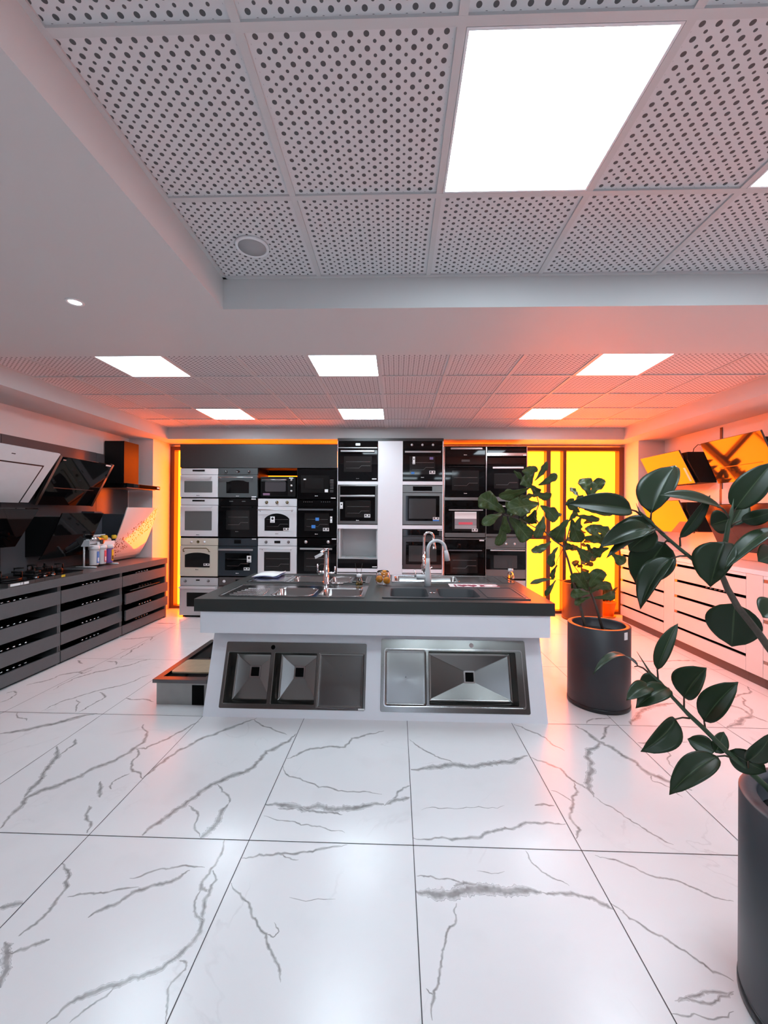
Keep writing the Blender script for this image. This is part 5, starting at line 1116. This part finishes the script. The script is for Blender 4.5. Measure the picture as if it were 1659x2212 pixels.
GLv = [((490, 410), (85, 490), 1.43, 1.36, 50, 60, .26, .2, (580, 465, 1.43)), ((665, 445), (850, 28), 1.43, 1.46, 115, -25, .06, .35, (672, 545, 1.43)),
 ((905, 695), (1108, 425), 1.41, 1.38, 220, -32, .06, .6, (905, 790, 1.41)), ((1085, 905), (1392, 553), 1.40, 1.36, 200, -22, .08, .5, (1095, 985, 1.40)),
 ((690, 555), (505, 585), 1.44, 1.5, 150, 20, .1, .2, None), ((765, 610), (470, 790), 1.41, 1.35, 165, 20, .12, .3, (805, 690, 1.42)),
 ((600, 590), (385, 720), 1.40, 1.34, 130, 20, .12, .3, None), ((828, 888), (515, 1180), 1.40, 1.35, 180, -28, .1, .6, (955, 880, 1.405)),
 ((1180, 1180), (935, 1065), 1.41, 1.46, 150, 20, .05, .3, None), ((1185, 1190), (1262, 1000), 1.41, 1.44, 110, 20, .05, .3, None),
 ((1205, 1222), (772, 1568), 1.38, 1.33, 200, 22, .1, .3, (1335, 1232, 1.385)), ((1480, 1265), (1700, 1000), 1.36, 1.30, 140, 25, .1, .3, (1480, 1340, 1.375)),
 ((1310, 1170), (1645, 1360), 1.40, 1.36, 190, 20, .08, .2, None)]
for z, lst in ((zF, FL), (zG, GLv)):
    for (b_, t_, yb2, yt, wpx, roll, curl, fold, pe) in lst:
        Bp = P3(z, b_[0], b_[1], yb2); Tp = P3(z, t_[0], t_[1], yt)
        sc = (3.959 if z is zF else 4.158); W_ = wpx/sc*((yb2+yt)/2)/F_PX/max(.35, cos(radians(roll)))
        W_ *= 1.05
        ex = Tp+(Tp-Bp)*.0
        lf = add_leaf(rub, Bp, ex, W_, roll, RUBBER, fold=fold, curl=curl)
        if pe:
            Pe = P3(z, *pe); md = (Bp+Pe)/2+Vector((0, 0, .004)); MB().tube([Pe, md, Bp, Bp+(Tp-Bp)*.08], [.0032, .0028, .0026, .0015], 8).build('petiole', PETI, lf)
# fiddle-leaf fig
c0 = (1.735, 3.60)
fid = thing('potted_fiddle_leaf_fig', (c0[0], c0[1], 0), 'fiddle-leaf fig with two thin trunks in a round anthracite pot right of the island', 'potted plant')
pot(fid, c0[0], c0[1], .243, .672, POTB, lip=.035)
st_ = Vector((c0[0], c0[1]-.244, 0))
aa = radians(-62)
so = MB().prism([(-.02, .595), (.02, .595), (.02, .655), (-.02, .655)], .2435, .245, lambda a, b, d: (c0[0]+d*cos(aa)-a*sin(aa), c0[1]+d*sin(aa)+a*cos(aa), b)).build('price_label', PAPER, fid)
def zH(x, y): return 1160+x/6.504, 1030+y/6.504
def zE(x, y): return 1030+x/6.706, 940+y/6.706
YP = 3.6
MB().tube([Vector((c0[0]-.10, YP, .595))]+path(zH, [(640, 1950, YP), (590, 1750, YP), (530, 1550, YP), (490, 1370, YP), (430, 1150, YP), (370, 980, YP), (250, 900, YP), (110, 770, YP), (-40, 560, YP)])+path(zE, [(900, 1000, YP), (860, 850, YP), (810, 740, YP)]), [.013, .012, .012, .011, .010, .009, .008, .007, .006, .005, .005, .004, .003], 10).build('trunk', BARK, fid)
MB().tube([Vector((c0[0]+.05, YP+.02, .595))]+path(zH, [(840, 1850, YP), (790, 1700, YP), (740, 1600, YP), (650, 1420, YP), (480, 1200, YP)]), [.012, .011, .009, .007, .005, .003], 10).build('trunk', BARK, fid)
MB().tube(path(zH, [(390, 1000, YP), (440, 800, YP+.05), (500, 560, YP+.1), (640, 380, YP+.15), (740, 270, YP+.15)]), [.007, .006, .005, .004, .003], 8).build('branch', BARK, fid)
MB().tube(path(zE, [(985, 1400, YP), (850, 1340, YP-.05), (640, 1230, YP-.1), (400, 1150, YP-.12)]), [.006, .005, .004, .003], 8).build('branch', BARK, fid)
MB().tube(path(zH, [(350, 1460, YP), (240, 1430, YP-.03), (280, 1180, YP), (370, 1000, YP)]), [.003, .003, .003, .003], 6).build('branch', BARK, fid)
EL = [((790, 720), (790, 445), 200, 10), ((840, 660), (1015, 385), 95, 25), ((890, 725), (1165, 570), 125, 15), ((800, 750), (540, 515), 60, 50), ((830, 770), (670, 600), 150, 20),
      ((760, 765), (320, 880), 150, 25), ((400, 1120), (35, 890), 270, 10), ((890, 990), (445, 1070), 290, 8), ((360, 1140), (80, 1300), 150, 15), ((390, 1170), (300, 1600), 150, 10),
      ((470, 1180), (760, 1510), 250, 5), ((890, 870), (590, 930), 90, 45), ((830, 830), (1080, 880), 140, 15), ((850, 1080), (730, 1270), 180, 10), ((920, 1020), (1150, 1240), 200, 15),
      ((970, 1170), (850, 1490), 160, 15), ((690, 920), (520, 900), 160, 20), ((420, 1170), (450, 1420), 120, 20), ((620, 1200), (700, 1330), 90, 30), ((770, 720), (880, 880), 140, 20), ((420, 960), (560, 1150), 160, 20)]
HL = [((740, 280), (660, 20), 190, 10), ((760, 270), (930, 30), 170, 15), ((600, 290), (470, 150), 70, 40), ((600, 500), (450, 310), 150, 20), ((660, 460), (1060, 525), 90, 30), ((440, 600), (250, 910), 210, 8),
      ((490, 600), (610, 920), 190, 10), ((530, 540), (875, 610), 100, 30), ((740, 680), (1010, 820), 160, 20), ((630, 850), (960, 880), 150, 15), ((200, 905), (-75, 1055), 125, 10), ((295, 985), (200, 1270), 110, 20),
      ((555, 985), (755, 1160), 190, 8), ((1010, 1000), (770, 1110), 150, 15), ((785, 1090), (705, 940), 60, 40), ((1050, 1075), (1235, 1215), 150, 10), ((245, 1440), (-95, 1505), 65, 30), ((265, 1450), (115, 1675), 75, 25),
      ((285, 1240), (215, 1440), 75, 30), ((720, 1600), (510, 1350), 190, 15), ((740, 1550), (940, 1320), 210, 10), ((750, 1600), (1045, 1535), 130, 15), ((800, 1700), (1095, 1640), 125, 10), ((740, 1640), (470, 1660), 140, 15),
      ((760, 1690), (530, 1800), 85, 25), ((700, 1600), (640, 1330), 150, 20), ((740, 1640), (860, 1460), 160, 30), ((620, 560), (560, 760), 120, 20), ((640, 1560), (480, 1500), 130, 20), ((700, 430), (560, 280), 150, 20), ((350, 520), (280, 555), 60, 20), ((430, 640), (560, 480), 90, 30), ((380, 900), (470, 1020), 110, 20), ((900, 860), (700, 700), 120, 30)]
rl = random.Random(5)
for z, lst, sc in ((zE, EL, 6.706), (zH, HL, 6.504)):
    for b_, t_, wpx, roll in lst:
        y0 = YP+rl.uniform(-.12, .06); y1 = y0+rl.uniform(-.08, .10)
        W_ = wpx/sc*y0/F_PX/max(.4, cos(radians(roll)))*.95
        Bp = P3(z, b_[0], b_[1], y0); Tp = P3(z, t_[0], t_[1], y1)
        add_leaf(fid, Bp, Tp, W_, roll*rl.choice((-1, 1)), FIDDLE, kind='fiddle', fold=.22, curl=rl.uniform(-.06, .12), wave=.30, side=rl.uniform(-.09, .09), rnd=rl)
# rear plant
c1 = (2.86, 6.46)
rp = thing('potted_tall_plant', (c1[0], c1[1], 0), 'large dark pot with a backlit leafy plant standing against the orange window', 'potted plant')
pot(rp, c1[0], c1[1], .285, .56, mat('brown_black_pot', (.05, .03, .025), .4), base=True, lip=.02)
MB().tube([Vector((c1[0], c1[1], .48))]+[Vector((c1[0]-.02*k, c1[1]-.03*k, .48+.28*k)) for k in range(1, 5)], [.014, .012, .010, .008, .005], 8).build('trunk', BARK, rp)
for k in range(34):
    h_ = rl.uniform(.62, 1.62); a_ = rl.uniform(0, 2*pi); Bp = Vector((c1[0]-.06, c1[1]-.1, h_)); rr = rl.uniform(.13, .26)
    T_ = Bp+Vector((cos(a_)*rr, sin(a_)*rr*.6, rl.uniform(-.12, .08))); B2 = Bp+(T_-Bp)*.25
    add_leaf(rp, B2, T_, rl.uniform(.06, .11), rl.uniform(-30, 30), BACKL, kind='fiddle', fold=.2, curl=.05, wave=.1, rnd=rl)
# small orange pot
c2 = (3.30, 6.58)
sp2 = thing('small_potted_plant', (c2[0]-.03, c2[1], 0), 'small leafy plant in an orange plastic pot on the floor by the right cabinet', 'potted plant')
cx, cy = 3.33, 6.60
MB().lathe((cx, cy, 0), [(.075, .012), (.105, .22), (.112, .22), (.114, .25), (.104, .25), (.10, .20)], 32).lathe((cx, cy, 0), [(.10, .001), (.115, .03), (.108, .03), (.09, .01)], 32).build('pot', ORP, sp2)
MB().lathe((cx, cy, 0), [(1e-6, .225), (.098, .22)], 24).build('soil', SOIL, sp2)
for k in range(34):
    a_ = rl.uniform(0, 2*pi); rr = rl.uniform(.05, .17); Bp = Vector((cx+cos(a_)*.03, cy+sin(a_)*.03, rl.uniform(.25, .36)))
    T_ = Vector((cx+cos(a_)*rr, cy+sin(a_)*rr, rl.uniform(.25, .50)))
    if T_.y > 6.75: T_.y = 6.75
    add_leaf(sp2, Bp, T_, rl.uniform(.05, .08), rl.uniform(-40, 40), BACKL, kind='rubber', fold=.2, curl=.1, rnd=rl)
